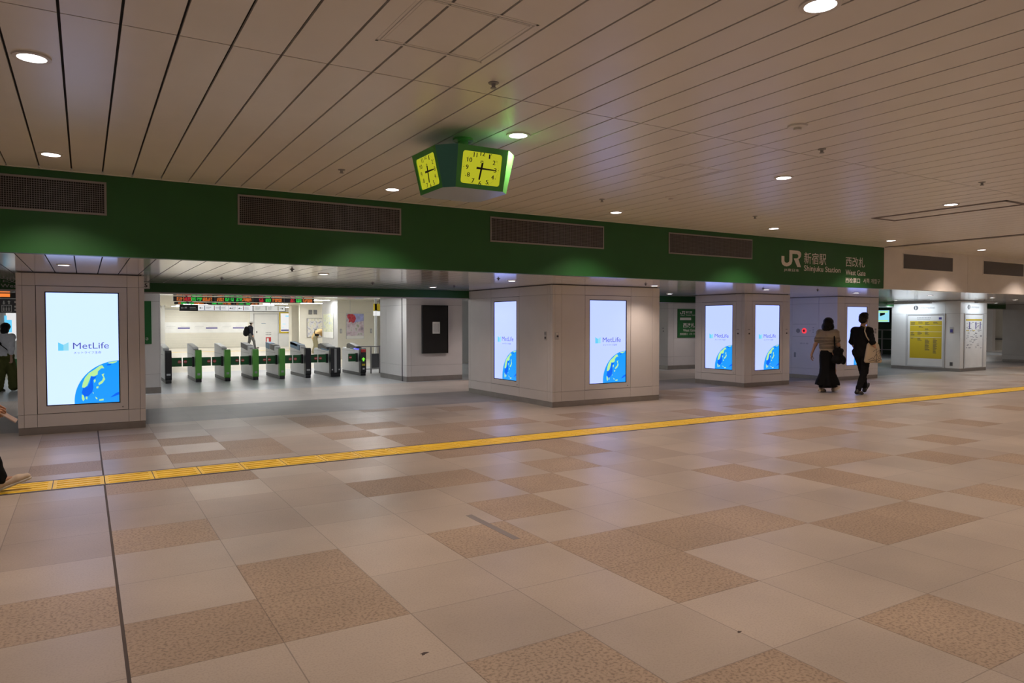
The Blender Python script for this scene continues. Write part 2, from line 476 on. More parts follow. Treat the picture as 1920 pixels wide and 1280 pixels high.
tag(o, 'thin dark expansion joint running across the floor from the leftmost screen pillar', 'floor joint', kind='structure')

# yellow tactile guide strip
tm = MB(); tr = MB(); bm_ = MB()
for k in range(-22, 90):
    x0 = 0.15 + 0.4285 * k
    if x0 > 38: break
    tm.box(x0 + 0.004, x0 + 0.4245, 7.795, 8.215, 0, 0.004)
    for q in range(4):
        yc = 7.85 + 0.103 * q
        tr.box(x0 + 0.035, x0 + 0.39, yc - 0.016, yc + 0.016, 0.004, 0.009)
bm_.box(XA, 38, 7.755, 7.795, 0, 0.003).box(XA, 38, 8.215, 8.26, 0, 0.003).box(XA, 38, 7.795, 8.215, 0, 0.0015)
o = tm.build('tactile_paving', M['tactile'])
tag(o, 'long yellow tactile paving strip with raised bars crossing the floor', 'tactile paving')
tr.build('raised_bar', M['tactile'], o)
c = bm_.build('border_stone', M['tband'], o); c['label'] = 'dark grey border stone'
# floor marks
o = MB().box(2.60, 2.655, 4.29, 5.03, 0, 0.0012).build('tape_strip', M['tape'])
tag(o, 'grey tape strip stuck on the floor tiles in the middle foreground', 'tape')
for (x, y, r, lb) in ((1.34, 3.02, 0.018, 'small dark stain on the pale tile near the bottom edge of the photo'), (2.79, 2.42, 0.014, 'small dark scrap on the pale tile right of the granite tile')):
    pts = [(x + r * (1 + .5 * math.sin(3 * a + x)) * math.cos(a), y + r * .6 * (1 + .4 * math.sin(2 * a)) * math.sin(a)) for a in [2 * PI * k / 12 for k in range(12)]]
    tag(MB().prism(pts, 0, 0.001).build('floor_stain', M['stain']), lb, 'stain')
# pale dotted tactile tiles by the gate approach
for (x0, y0, lb) in ((1.40, 10.55, 'pale dotted floor tile right of the leftmost pillar'), (1.42, 10.0, 'pale dotted floor tile nearer the yellow strip')):
    pass

# ------------------------------------------------------------------ ceilings
cm = MB(); pit = 0.2673
hx0, hx1, hy0, hy1 = 1.36, 2.01, 2.62, 3.68     # access hatch
k0 = -44
for k in range(k0, 140):
    x0 = 0.18 + pit * k + 0.007; x1 = x0 + pit - 0.014
    if x0 > 34: break
    if x1 > 13.86 and x0 < 13.90: continue
    for y0, y1 in ((-8.2, -4.165), (-4.155, -0.005), (0.005, 4.152), (4.162, 8.425)):
        cm.box(x0, x1, y0, y1, ZC, ZC + 0.018)
co = cm.build('ceiling', M['ceil'])
tag(co, 'ceiling of long cream metal panels with dark joints over the concourse', 'ceiling', kind='structure')
MB().quad((-12, -8.3, ZC + 0.03), (35, -8.3, ZC + 0.03), (35, 8.43, ZC + 0.03), (-12, 8.43, ZC + 0.03)).build('ceiling_void', M['void'], co)

sm = MB()
for k in range(-40, 150):
    x0 = -0.08 + 0.2545 * k + 0.006; x1 = x0 + 0.2545 - 0.012
    if x0 > 36: break
    for y0, y1 in ((8.46, 10.832), (10.848, 13.80)):
        sm.box(x0, x1, y0, y1, ZS, ZS + 0.015)
so = sm.build('ceiling.001', M['soffit'])
tag(so, 'low white panelled ceiling above the pillars behind the green fascia', 'ceiling', kind='structure')
MB().quad((-12, 8.44, ZS + 0.025), (36, 8.44, ZS + 0.025), (36, 13.84, ZS + 0.025), (-12, 13.84, ZS + 0.025)).build('ceiling_void', M['void'], so)
hc = MB()
hc.box(-12, 36, 14.05, 20.2, ZS, ZS + 0.04).box(-12, 36, 20.16, 20.24, ZS, ZH + 0.04)
o = hc.build('ceiling.002', M['soffit'])
tag(o, 'plain white low ceiling in front of the ticket gates', 'ceiling', kind='structure')
o = MB().box(-12, 44, 20.2, 48, ZH, ZH + 0.05).build('ceiling.003', M['cream'])
tag(o, 'cream ceiling of the hall behind the ticket gates', 'ceiling', kind='structure')

# ------------------------------------------------------------------ fascia beams
o = MB().box(-12, 13.87, YF, YF + 0.12, ZS - 0.01, ZC).build('wall_front', M['green'])
tag(o, 'long dark green fascia beam with ventilation grilles above the pillars', 'fascia', kind='structure')
wf = MB()
for a, b in ((13.875, 17.095), (17.105, 20.32), (20.33, 23.55), (23.56, 26.8), (26.81, 34)):
    wf.box(a, b, YF - 0.005, YF + 0.12, ZS - 0.01, ZC)
o = wf.build('wall_front.001', M['wfascia'])
tag(o, 'white fascia beam to the right of the green one', 'fascia', kind='structure')
o = MB().box(-12, 34, YF - 0.02, YF + 0.12, ZC - 0.006, ZC + 0.02).build('trim_2', M['ceil'])
tag(o, 'thin cream trim where the ceiling meets the fascia', 'trim', kind='structure')
g2 = MB().box(-12, 36, 13.85, 14.03, 2.075, ZS).build('wall_middle', M['green'])
tag(g2, 'narrow dark green beam hanging behind the screen pillars', 'beam', kind='structure')
MB().box(-12, 36, 13.84, 14.04, 2.055, 2.075).build('shutter_rail', M['lgrey'], g2)
text('lettering', 'West Gate', 0, 1, 0, 1, 0, M['letter'], None)
bpy.data.objects.remove(bpy.data.objects['lettering'])
e = empty('west_gate_sign', mat=frame(-1.35, 13.85, 2.075, '-y'))
tag(e, 'west gate lettering on the green beam left of the leftmost pillar', 'sign')
text('lettering', '西改札', 0.05, 0.62, 0.105, 0.175, 0.003, M['lgrey'], e, 0.01)
text('lettering', 'West Gate', 0.22, 0.72, 0.03, 0.088, 0.003, M['lgrey'], e, 0.01)

# ceiling expansion slot and hatch frames
o = MB().box(13.868, 13.90, 7.05, 8.42, ZC - 0.004, ZC + 0.004).box(13.868, 13.93, -8, 7.05, ZC - 0.004, ZC + 0.004).build('trim_3', M['joint'])
tag(o, 'dark expansion joint across the ceiling at the end of the green fascia', 'ceiling joint', kind='structure')
sl = MB()
sl.box(9.82, 9.895, 4.40, 6.17, ZC - 0.006, ZC).box(10.34, 10.40, 4.40, 6.17, ZC - 0.006, ZC)
sl.box(9.82, 10.40, 6.12, 6.17, ZC - 0.006, ZC).box(9.82, 10.40, 4.40, 4.45, ZC - 0.006, ZC)
o = sl.build('smoke_vent_frame', M['joint'])
tag(o, 'dark rectangular frame set into the ceiling at the right edge of the photo', 'ceiling frame')
def hatch(x0, x1, y0, y1, label):
    h = MB()
    for d, t in ((0.0, 0.014), (0.035, 0.008)):
        a, b, c, e_ = x0 + d, x1 - d, y0 + d, y1 - d
        h.box(a, b, c, c + t, ZC - 0.0015, ZC).box(a, b, e_ - t, e_, ZC - 0.0015, ZC)
        h.box(a, a + t, c, e_, ZC - 0.0015, ZC).box(b - t, b, c, e_, ZC - 0.0015, ZC)
    o = h.build('access_hatch', M['ceil'])
    tag(o, label, 'hatch')
    j = MB()
    for a, b, c, d in ((x0 + .012, x1 - .012, y0 + .018, y0 + .022), (x0 + .012, x1 - .012, y1 - .022, y1 - .018)):
        j.box(a, b, c, d, ZC - 0.002, ZC - 0.0005)
    for a in (x0 + .018, x1 - .022): j.box(a, a + .004, y0 + .02, y1 - .02, ZC - 0.002, ZC - 0.0005)
    j.build('seam', M['lgrey'], o)
hatch(1.36, 2.01, 3.06, 3.68, 'square access hatch in the ceiling at the top of the photo')
hatch(4.9, 5.5, 5.0, 5.59, 'faint access hatch in the ceiling right of the hanging clock')

# ------------------------------------------------------------------ downlights
lr = MB().lathe([(0.062, 0.0), (0.082, 0.0), (0.082, 0.012), (0.062, 0.012), (0.062, 0.0)], n=32, caps=False)
ring_me = lr.build('trim_ring', M['ring'], smooth=False)
lens_me = MB().lathe([(0.062, 0.0), (0.062, 0.004)], n=32).build('lens', M['lens'])
proto_ring, proto_lens = ring_me.data, lens_me.data
bpy.data.objects.remove(ring_me); bpy.data.objects.remove(lens_me)
def spot(name, loc, w, col, ang=118, blend=0.75, parent=None):
    l = bpy.data.lights.new(name, 'SPOT'); l.energy = w; l.color = col
    l.spot_size = math.radians(ang); l.spot_blend = blend; l.shadow_soft_size = 0.05
    o = bpy.data.objects.new(name, l); COL.objects.link(o)
    o.location = loc
    if parent is not None: o.parent = parent
    return o
def downlight(x, y, z, w, col, label, group, sc=1.0, ang=118, blend=0.75):
    e = empty('downlight', (x, y, z))
    tag(e, label, 'downlight', group)
    for nm, me, dz in (('trim_ring', proto_ring, -0.010), ('lens', proto_lens, -0.008)):
        o = bpy.data.objects.new(nm, me); COL.objects.link(o); o.parent = e
        o.location = (0, 0, dz); o.scale = (sc, sc, 1)
    spot('lamp', (0, 0, -0.02), w, col, ang, blend, e)
    return e
ORD = ['first', 'second', 'third', 'fourth', 'fifth', 'sixth', 'seventh', 'eighth']
for y, rows, nm in ((7.65, range(-1, 9), 'the row beside the fascia'), (4.92, range(-1, 8), 'the middle row'), (2.17, range(0, 6), 'the row nearest the viewer'), (-0.58, range(0, 6), 'the row overhead')):
    for k in rows:
        x = -0.235 + 3.26 * k
        seen = (y > 7 and k >= 0 and k < 6) or (4 < y < 7 and 0 <= k <= 3) or (y == 2.17 and k == 1)
        if y == 2.17 and k == 1: lb = 'round downlight at the top right, the largest lit disc in the ceiling'
        elif seen: lb = 'round white downlight, %s from the left in %s' % (ORD[k], nm)
        else: lb = 'round white downlight in the panelled ceiling beyond the edge of the photo'
        w = DOWN_W * (0.45 if y < 1 else 0.55 if k < 0 or (y < 3 and k == 0) else 1.0)
        downlight(x, y, ZC, w, WARM, lb, 'downlights in the concourse ceiling', 1.18)
for y, rows, nm in ((10.05, range(-1, 12), 'front row'), (12.72, (0, 2, 4, 6, 9), 'back row')):
    for k in rows:
        x = (-0.2 + 3.13 * k) if y < 11 else (-0.2 + 3.13 * k - 0.2)
        lb = 'small downlight %s from the left in the %s of the low ceiling' % (ORD[k], nm) if 0 <= k < 8 else 'small downlight in the low ceiling beyond the edge of the photo'
        downlight(x, y, ZS, SOFF_W, WARM, lb, 'downlights in the low ceiling', 0.95, 132, 1.0)
for x, y, w, lb in ((9.0, 15.7, 95, 'small downlight hidden behind the green beam near the black screen'), (16.75, 16.1, 45, 'small downlight in front of the far green west gate sign')):
    downlight(x, y, ZS, w, (1.0, 0.82, 0.76), lb, 'downlights in the low ceiling', 0.95, 132, 1.0)

# sprinklers, detectors
def sprinkler(x, y, label, big=False):
    m = MB()
    if big: m.lathe([(0.0, 0), (0.075, 0.0), (0.07, -0.012), (0.03, -0.018), (0.03, -0.035), (0.0, -0.038)], n=20)
    else: m.lathe([(0.0, 0), (0.035, 0.0), (0.033, -0.006), (0.014, -0.008), (0.012, -0.03), (0.02, -0.032), (0.02, -0.036), (0.0, -0.036)], n=16)
    o = m.build('smoke_detector' if big else 'sprinkler_head', M['ring'] if big else M['grey'])
    o.location = (x, y, ZC)
    tag(o, label, 'detector' if big else 'sprinkler')
sprinkler(2.24, 3.94, 'grey sprinkler head in the ceiling above the hanging clock')
sprinkler(5.55, 3.95, 'dark sprinkler head in the ceiling right of the flat round detector')
sprinkler(8.34, 3.98, 'small sprinkler head in the ceiling near the right edge')
sprinkler(2.21, 6.94, 'small sprinkler head in the ceiling left of the hanging clock')
sprinkler(5.48, 6.94, 'small sprinkler head between the clock and the smoke detector')
sprinkler(8.23, 6.92, 'tiny sprinkler head in the ceiling above the fourth grille')
sprinkler(4.73, 3.58, 'flat round cream detector in the ceiling at upper right', True)
sprinkler(6.1, 6.39, 'round smoke detector in the ceiling right of the hanging clock', True)

for x, y, lb in ((2.33, 9.41, 'left front one'), (1.85, 11.83, 'left back one'), (4.35, 11.95, 'one before the black screen wall'), (6.02, 12.1, 'one beside the wide middle pillar'), (5.6, 9.7, 'one left of the wide middle pillar'), (8.66, 9.7, 'one above the front of the wide middle pillar'), (11.8, 9.7, 'one above the two screen pillar'), (13.4, 9.6, 'one left of the fire alarm panel')):
    m = MB().lathe([(0.0, 0), (0.03, 0.0), (0.028, -0.006), (0.012, -0.008), (0.012, -0.03), (0.0, -0.03)], n=14)
    o = m.build('sprinkler_head', M['dgrey']); o.location = (x, y, ZS); tag(o, 'sprinkler head in the low ceiling, ' + lb, 'sprinkler')

# ------------------------------------------------------------------ grilles
def grille(x0, x1, z0, z1, white, label):
    e = empty('ventilation_grille', mat=frame(x0, YF - (0.005 if white else 0.0), z0, '-y'))
    tag(e, label, 'ventilation grille', 'grilles in the fascia')
    w, h = x1 - x0, z1 - z0
    f = MB(); t = 0.022
    f.box(0, w, 0, t, 0, 0.012).box(0, w, h - t, h, 0, 0.012).box(0, t, t, h - t, 0, 0.012).box(w - t, w, t, h - t, 0, 0.012)
    f.build('frame', M['grille'] if not white else M['wfascia'], e, 0.002, seg=1)
    MB().box(t, w - t, t, h - t, 0.0005, 0.002).build('duct', M['duct'], e)
    g = MB(); p = 0.0205
    n = int((w - 2 * t) / p)
    for k in range(1, n):
        u = t + (w - 2 * t) * k / n
        g.box(u - 0.0016, u + 0.0016, t, h - t, 0.002, 0.010)
    n = int((h - 2 * t) / p)
    if not white:
        for k in range(1, n):
            v = t + (h - 2 * t) * k / n
            g.box(t, w - t, v - 0.0016, v + 0.0016, 0.002, 0.009)
    else:
        for k in range(1, n * 2):
            v = t + (h - 2 * t) * k / n / 2
            g.box(t, w - t, v - 0.0016, v + 0.0016, 0.002, 0.009)
    g.build('grid', M['grille'], e)
for x0, wh, lb in ((-1.74, 0, 'black mesh ventilation grille at the left edge of the green fascia'),
                   (1.49, 0, 'black mesh ventilation grille in the fascia left of the hanging clock'),
                   (4.735, 0, 'mesh ventilation grille in the fascia right of the hanging clock'),
                   (8.0, 0, 'mesh ventilation grille in the fascia left of the station name'),
                   (14.52, 1, 'grey grille in the white fascia next to the green end'),
                   (17.75, 1, 'grey grille in the white fascia at the right edge of the photo'),
                   (20.98, 1, 'grey grille in the white fascia beyond the right edge of the photo')):
    grille(x0, x0 + 1.955, 2.645, 2.985, wh, lb)

# ------------------------------------------------------------------ station sign on the fascia
e = empty('station_name_sign', mat=frame(10.73, YF, 2.2, '-y'))
tag(e, 'white station name lettering with railway logo at the end of the green fascia', 'sign')
W_ = 0.004
jr_logo('logo', 0.0, 0.545, 0.352, 0.655, W_, M['letter'], e)
text('lettering', 'JR東日本', 0.07, 0.49, 0.262, 0.322, W_, M['letter'], e, 0.008)
text('lettering', '新宿駅', 0.63, 1.28, 0.425, 0.640, W_, M['letter'], e, 0.004)
text('lettering', 'Shinjuku Station', 0.63, 1.72, 0.265, 0.40, W_, M['letter'], e, 0.012)
text('lettering', '西改札', 1.88, 2.49, 0.425, 0.620, W_, M['letter'], e, 0.004)
text('lettering', 'West Gate', 1.88, 2.52, 0.265, 0.37, W_, M['letter'], e, 0.008)
text('lettering', '西检票口', 1.88, 2.34, 0.115, 0.215, W_, M['letter'], e, 0.008)
text('lettering', '서쪽 개찰구', 2.45, 3.02, 0.12, 0.215, W_, M['letter'], e, 0.0)

# ------------------------------------------------------------------ screen pillars
def cladding(mb, W0, us, vs, hole=None, d=0.012, g=0.0022, back=-0.018):
    us, vs = sorted(us), sorted(vs)
    for i in range(len(us) - 1):
        for j in range(len(vs) - 1):
            a, b, c, e_ = us[i], us[i + 1], vs[j], vs[j + 1]
            if hole and a >= hole[0] - .01 and b <= hole[1] + .01 and c >= hole[2] - .01 and e_ <= hole[3] + .01: continue
            mb.box(a + g, b - g, c + g, e_ - g, back, d, M=W0)


def pillar(x0, x1, y0, y1, label, front, left=None, m='white', ztop=ZS, right=None, V=None):
    """front/left = (list of joints, hole or None); joints measured along the face from its viewer-left end"""
    d = 0.012
    e = empty('pillar', ((x0 + x1) / 2, (y0 + y1) / 2, 0))
    tag(e, label, 'pillar', kind='structure')
    inv = Matrix.Translation((-(x0 + x1) / 2, -(y0 + y1) / 2, 0))
    core = MB().box(x0 + 0.03, x1 - 0.03, y0 + 0.03, y1 - 0.03, 0, ztop, M=inv)
    core.build('core', M['joint'], e)
    cl = MB()
    V = V or [0.10, 0.28, 2.055, ztop - 0.012]
    Wf, Wl = x1 - x0, y1 - y0
    cladding(cl, inv @ frame(x0, y0 + d, 0, '-y'), [0, Wf] + front[0], V, front[1])
    lf = left or ([], None)
    cladding(cl, inv @ frame(x0 + d, y1, 0, '-x'), [0, Wl] + lf[0], V, lf[1])
    rt = right or ([], None)
    cladding(cl, inv @ frame(x1 - d, y0, 0, '+x'), [0, Wl] + rt[0], V, rt[1])
    cladding(cl, inv @ frame(x1, y1 - d, 0, '+y'), [0, Wf], V)
    cl.build('cladding', M[m], e)
    k = MB().box(x0 + 0.004, x1 - 0.004, y0 + 0.004, y1 - 0.004, 0, 0.098, M=inv)
    k.build('kick_plate', M['kick'], e)
    return e


LAND = [[(375, 1005), (385, 960), (410, 905), (450, 860), (510, 825), (560, 790), (590, 782), (612, 815), (580, 815), (545, 845), (540, 880), (500, 897), (470, 890), (460, 920), (430, 990), (400, 1012)],
        [(655, 757), (695, 732), (745, 724), (750, 752), (705, 768), (660, 766)],
        [(582, 880), (612, 868), (603, 890), (620, 930), (592, 968), (552, 990), (548, 968), (588, 940), (600, 910)],
        [(498, 935), (516, 925), (520, 945), (505, 965)], [(525, 1005), (548, 1000), (546, 1020), (528, 1025)], [(555, 1138), (600, 1132), (600, 1150), (552, 1152)],
        [(372, 1078), (392, 1090), (402, 1130), (385, 1150), (372, 1120)], [(415, 1100), (432, 1105), (428, 1135), (412, 1125)], [(512, 1108), (530, 1118), (536, 1135), (520, 1132)],
        [(485, 1062), (498, 1065), (492, 1078)]]
DEEP = [[(470, 897), (532, 900), (502, 925), (488, 950), (495, 1010), (480, 1060), (440, 1098), (400, 1102), (372, 1060), (388, 1012), (430, 1003), (460, 960)],
        [(640, 775), (690, 770), (678, 786), (642, 788)], [(670, 1122), (735, 1078), (772, 1068), (772, 1095), (720, 1112)]]


def display(x, y, face, label, scr, dx=0.0):
    """portrait advertising screen let into a pillar; (x, y) is the viewer-left bottom corner of its white frame, z 0.28..2.055"""
    e = empty('advertising_display', mat=frame(x, y, 0.28, face))
    tag(e, label, 'display screen', 'advertising screens on the pillars')
    FW, FH = 1.11, 1.775
    u0, u1, v0, v1 = 0.105, 1.005, 0.105, 1.695
    f = MB(); g = 0.006
    f.box(g, u0, g, FH - g, -0.01, 0.012).box(u1, FW - g, g, FH - g, -0.01, 0.012)
    f.box(u0, u1, g, v0, -0.01, 0.012).box(u0, u1, v1, FH - g, -0.01, 0.012)
    f.build('frame', M['white'], e)
    gk = MB(); q_ = 0.0005
    gk.box(-q_, g - 0.0005, 0, FH, -0.012, 0.004).box(FW - g + 0.0005, FW + q_, 0, FH, -0.012, 0.004).box(g, FW - g, -q_, g - 0.0005, -0.012, 0.004).box(g, FW - g, FH - g + 0.0005, FH + q_, -0.012, 0.004)
    gk.build('gasket', M['black'], e)
    b = MB(); t = 0.014
    b.box(u0, u0 + t, v0, v1, -0.008, 0.006).box(u1 - t, u1, v0, v1, -0.008, 0.006)
    b.box(u0 + t, u1 - t, v0, v0 + t, -0.008, 0.006).box(u0 + t, u1 - t, v1 - t, v1, -0.008, 0.006)
    b.build('bezel', M['bglass'], e)
    sc = MB().box(u0 + t, u1 - t, v0 + t, v1 - t, -0.008, -0.003).build('screen', M[scr], e)
    a0, a1, b0, b1 = u0 + t, u1 - t, v0 + t, v1 - t
    px = lambda q: (a0 + (q[0] - 25) / 743 * (a1 - a0), b0 + (1172 - q[1]) / 1134 * (b1 - b0))
    cu, cv, R = a0 + 0.885, b0 + 0.035, 0.565
    arc = []
    for k in range(60):
        a = PI / 2 - 0.08 + (PI / 2 + 0.22) * k / 59
        p = (min(a1, cu + R * math.cos(a)), cv + R * math.sin(a))
        if p[1] >= b0 and p[0] <= a1: arc.append(p)
    poly = [(a1, b0), (a1, min(arc[0][1], cv + R))] + arc + [(arc[-1][0], b0)]
    flat('globe', poly, -0.0015, M['globe'], e)
    inside = lambda p: (p[0] - cu) ** 2 + (p[1] - cv) ** 2 < (R * 0.985) ** 2
    def clip(p):
        p = (min(p[0], a1 - 0.001), max(p[1], b0 + 0.001))
        if inside(p): return p
        d = math.hypot(p[0] - cu, p[1] - cv); s_ = R * 0.985 / d
        return (cu + (p[0] - cu) * s_, max(b0 + .001, cv + (p[1] - cv) * s_))
    for q in DEEP: MB().prism([clip(px(p)) for p in q], -0.0014, -0.0009).build('deep_sea', M['gdeep'], e)
    mb = MB()
    for q in LAND: mb.prism([clip(px(p)) for p in q], -0.0008, -0.0003)
    mb.build('land_pattern', M['gland'], e)
    lu, lv = px((140, 625)); lu2, lv2 = px((246, 540)); lm = (lu + lu2) / 2
    flat('logo', [(lu, lv), (lm, lv), (lm, lv2 - 0.035), (lu, lv2)], -0.0012, M['logo1'], e)
    flat('logo', [(lm, lv), (lu2, lv), (lu2, lv2), (lm, lv2 - 0.035)], -0.0012, M['logo2'], e)
    p0, p1 = px((290, 610)), px((665, 545))
    text('lettering', 'MetLife', p0[0], p1[0], p0[1], p1[1], -0.0012, M['glink'], e)
    p0, p1 = px((297, 661)), px((583, 634))
    text('lettering', 'メットライフ生命', p0[0], p1[0], p0[1], p1[1], -0.0012, M['glink'], e)
    MB().lathe([(0.012, 0.012), (0.012, 0.015)], c=(u1 + 0.03, 0.045, 0), n=14).build('lock', M['grey'], e)
    return e


# A leftmost, B middle, C and D to its right, I information pillar, J far right
pillar(-0.79, 0.76, 11.72, 13.25, 'leftmost white pillar with one big screen at the left of the photo', ([0.07, 0.22, 1.33, 1.48], (0.22, 1.33, 0.28, 2.055)))
display(-0.57, 11.72 + .012, '-y', 'bright advertising screen on the leftmost pillar', 'scr_a')
pillar(7.25, 9.83, 10.6, 13.88, 'wide white middle pillar nearest the viewer with two screens', ([0.05, 0.2, 0.73, 1.84, 2.4], (0.73, 1.84, 0.28, 2.055)),
       ([0.1, 1.02, 2.13, 3.12, 3.2], (1.02, 2.13, 0.28, 2.055)))
display(7.98, 10.6 + .012, '-y', 'advertising screen on the front of the wide middle pillar', 'scr_b')
display(7.25 + .012, 12.86, '-x', 'narrow looking advertising screen on the left side of the wide middle pillar', 'scr_b')
pillar(13.42, 15.06, 11.56, 13.15, 'white pillar with two screens right of the wide middle pillar', ([0.06, 0.265, 1.375], (0.265, 1.375, 0.28, 2.055)),
       ([0.22, 1.33, 1.5], (0.22, 1.33, 0.28, 2.055)), right=([0.24, 1.35], (0.24, 1.35, 0.28, 2.055)))
display(15.06 - .012, 11.80, '+x', 'advertising screen turned towards the fire alarm panel, seen edge on', 'scr_b')
display(13.685, 11.56 + .012, '-y', 'advertising screen on the right face of the pillar behind the striped tee walker', 'scr_b')
display(13.42 + .012, 12.93, '-x', 'advertising screen facing left beside the green west gate sign', 'scr_b')
pillar(17.03, 18.87, 11.6, 13.4, 'white pillar with the red fire alarm lamp behind the two walkers', ([0.32, 1.43], (0.32, 1.43, 0.28, 2.055)), ([0.4, 1.25], None))
display(17.35, 11.6 + .012, '-y', 'advertising screen partly hidden behind the man in black', 'scr_b')
pillar(23.4, 25.02, 11.72, 13.92, 'white information pillar with notice boards at the right', ([0.22, 1.4], (0.22, 1.4, 0.10, 1.83)), ([0.5, 1.75], (0.5, 1.75, 0.10, 1.83)), m='hwhite', V=[0.10, 1.83, ZS - 0.012])
pillar(31.0, 33.0, 11.7, 13.95, 'grey pillar at the right edge of the photo', ([1.0], None), ([1.1], None), m='lgrey')


# small wall fittings on pillars
def fitting(name, x, y, z, face, w, h, label, cat, parts):
    """a little plate on a wall; parts = [(name, kind, material, u, v, size...)]"""
    e = empty(name, mat=frame(x, y, z, face)); tag(e, label, cat)
    if w: MB().box(0, w, 0, h, 0, 0.008).build('plate', M['lgrey'], e, 0.002, seg=1)
    for nm, kind, m_, *a in parts:
        if kind == 'disc': MB().lathe([(a[2], 0.008), (a[2], 0.014), (0, 0.014)], c=(a[0], a[1], 0), n=16).build(nm, M[m_], e)
        else: MB().box(a[0], a[1], a[2], a[3], 0.008, 0.013).build(nm, M[m_], e)
    return e
fitting('call_button', 7.30, 10.6, 1.235, '-y', 0.085, 0.13, 'small switch plate on the front corner of the wide middle pillar', 'switch', [('button', 'disc', 'ink', 0.055, 0.06, 0.02), ('label_strip', 'box', 'paper', 0.015, 0.07, 0.095, 0.115)])
fitting('notice_plate', 7.25, 10.86, 1.22, '-x', 0.075, 0.16, 'narrow notice plate on the left side of the wide middle pillar', 'notice', [('print', 'box', 'inkg', 0.01, 0.065, 0.10, 0.15), ('symbol', 'disc', 'ink', 0.037, 0.045, 0.022)])
def keyset(x, y, face, label):
    fitting('key_switch', x, y, 1.25, face, 0, 0, label, 'key switch', [('label_strip', 'box', 'inkg', 0.0, 0.07, 0.12, 0.135), ('keyhole', 'disc', 'ink', 0.04, 0.03, 0.02)])
keyset(13.42, 11.79, '-x', 'key switch left of the corner of the two screen pillar')
keyset(13.53, 11.56, '-y', 'key switch right of the corner of the two screen pillar')
keyset(14.89, 11.56, '-y', 'key switch at the right end of the two screen pillar')
e = fitting('switch_plate', 18.53, 11.6, 1.24, '-y', 0, 0, 'pair of grey switch plates right of the man in black', 'switch', [('switch', 'box', 'grey', 0.0, 0.08, 0.0, 0.06), ('switch', 'box', 'grey', 0.0, 0.08, 0.08, 0.14), ('switch', 'box', 'grey', 0.15, 0.23, 0.0, 0.06), ('switch', 'box', 'grey', 0.15, 0.23, 0.08, 0.14)])
# fire alarm panel on the left face of the pillar (x = 17.03)
e = empty('fire_alarm_panel', mat=frame(17.03, 13.0, 0.5, '-x')); tag(e, 'fire hydrant panel with a red lamp left of the striped tee walker', 'fire alarm')
MB().box(0.02, 0.78, 0.995, 1.0, 0, 0.003).box(0.02, 0.78, 0.655, 0.66, 0, 0.003).build('seam', M['joint'], e)
MB().lathe([(0.062, 0), (0.062, 0.004), (0.05, 0.006), (0, 0.006)], c=(0.20, 0.815, 0), n=24).build('speaker', M['grey'], e)
o = MB().lathe([(0.075, 0), (0.075, 0.012), (0.065, 0.02), (0.0, 0.02)], c=(0.40, 0.815, 0), n=24).build('alarm_lamp', M['redlit'], e); o['label'] = 'lit red alarm lamp'
MB().lathe([(0.035, 0.02), (0.03, 0.026), (0.0, 0.026)], c=(0.40, 0.815, 0), n=20).build('button', M['red'], e)
MB().box(0.56, 0.60, 0.805, 0.82, 0, 0.004).build('indicator', M['inkg'], e)
for v in (0.77, 0.83, 0.89): MB().box(0.66, 0.70, v, v + 0.02, 0, 0.003).build('notice_strip', M['inkg'], e)
text('lettering', '消火栓', 0.26, 0.54, 0.445, 0.49, 0.003, M['inkg'], e)
MB().box(0.08, 0.135, 0.08, 0.21, 0, 0.012).build('handle', M['grey'], e, 0.003)

# ------------------------------------------------------------------ information pillar boards
def info_head(e, u0, v0, su):
    MB().lathe([(0.075, 0.001), (0.075, 0.004), (0, 0.004)], c=(u0 + 0.075 * su, v0 + 0.08, 0), n=28).build('symbol_disc', M['ink'], e)
    text('symbol', 'i', u0 + 0.06 * su, u0 + 0.09 * su, v0 + 0.03, v0 + 0.13, 0.006, M['paper'], e, 0.03)
    text('lettering', 'information', u0 + 0.22, u0 + 0.68, v0 + 0.045, v0 + 0.125, 0.004, M['inkg'], e)
e = empty('information_board', mat=frame(23.4, 13.42, 0.28, '-x')); tag(e, 'yellow information board on the left face of the information pillar', 'notice board')
f = MB(); f.box(0, 1.25, -0.18, -0.14, -0.01, 0.02).box(0, 1.25, 1.51, 1.55, -0.01, 0.02).box(0, 0.06, -0.14, 1.51, -0.01, 0.02).box(1.19, 1.25, -0.14, 1.51, -0.01, 0.02)
f.build('frame', M['lgrey'], e)
MB().box(0.06, 1.19, -0.14, 1.51, -0.01, 0.004).build('panel', M['hwhite'], e)
MB().box(0.13, 1.15, 0.10, 1.31, 0.004, 0.006).build('chart', M['yellow'], e)
ln = MB()
for v in (1.165, 0.96, 0.775): ln.box(0.14, 1.14, v, v + 0.008, 0.006, 0.0068)
ln.build('rule', M['paper'], e)
pr = MB(); rr = random.Random(5)
for u, v0, n in ((0.16, 1.19, 3), (0.40, 1.24, 2), (0.62, 1.19, 3), (0.88, 1.23, 2), (0.42, 1.10, 2), (0.62, 1.02, 2), (0.16, 0.84, 4), (0.38, 0.86, 4), (0.62, 0.86, 4), (0.16, 0.74, 1), (0.38, 0.68, 3), (0.62, 0.36, 12), (0.88, 0.27, 16)):
    for k in range(n): pr.box(u, u + 0.08 + 0.07 * rr.random(), v0 + 0.03 * k, v0 + 0.03 * k + 0.014, 0.006, 0.0066)
pr.build('lettering', M['ink'], e)
hd = MB()
for k in range(9): hd.box(0.36 + 0.05 * k, 0.395 + 0.05 * k, 1.40, 1.43, 0.004, 0.005)
hd.box(0.36, 0.78, 1.355, 1.365, 0.004, 0.005).build('heading', M['inkg'], e)
MB().box(1.05, 1.14, 1.36, 1.43, 0.004, 0.005).build('print_block', M['navy'], e)
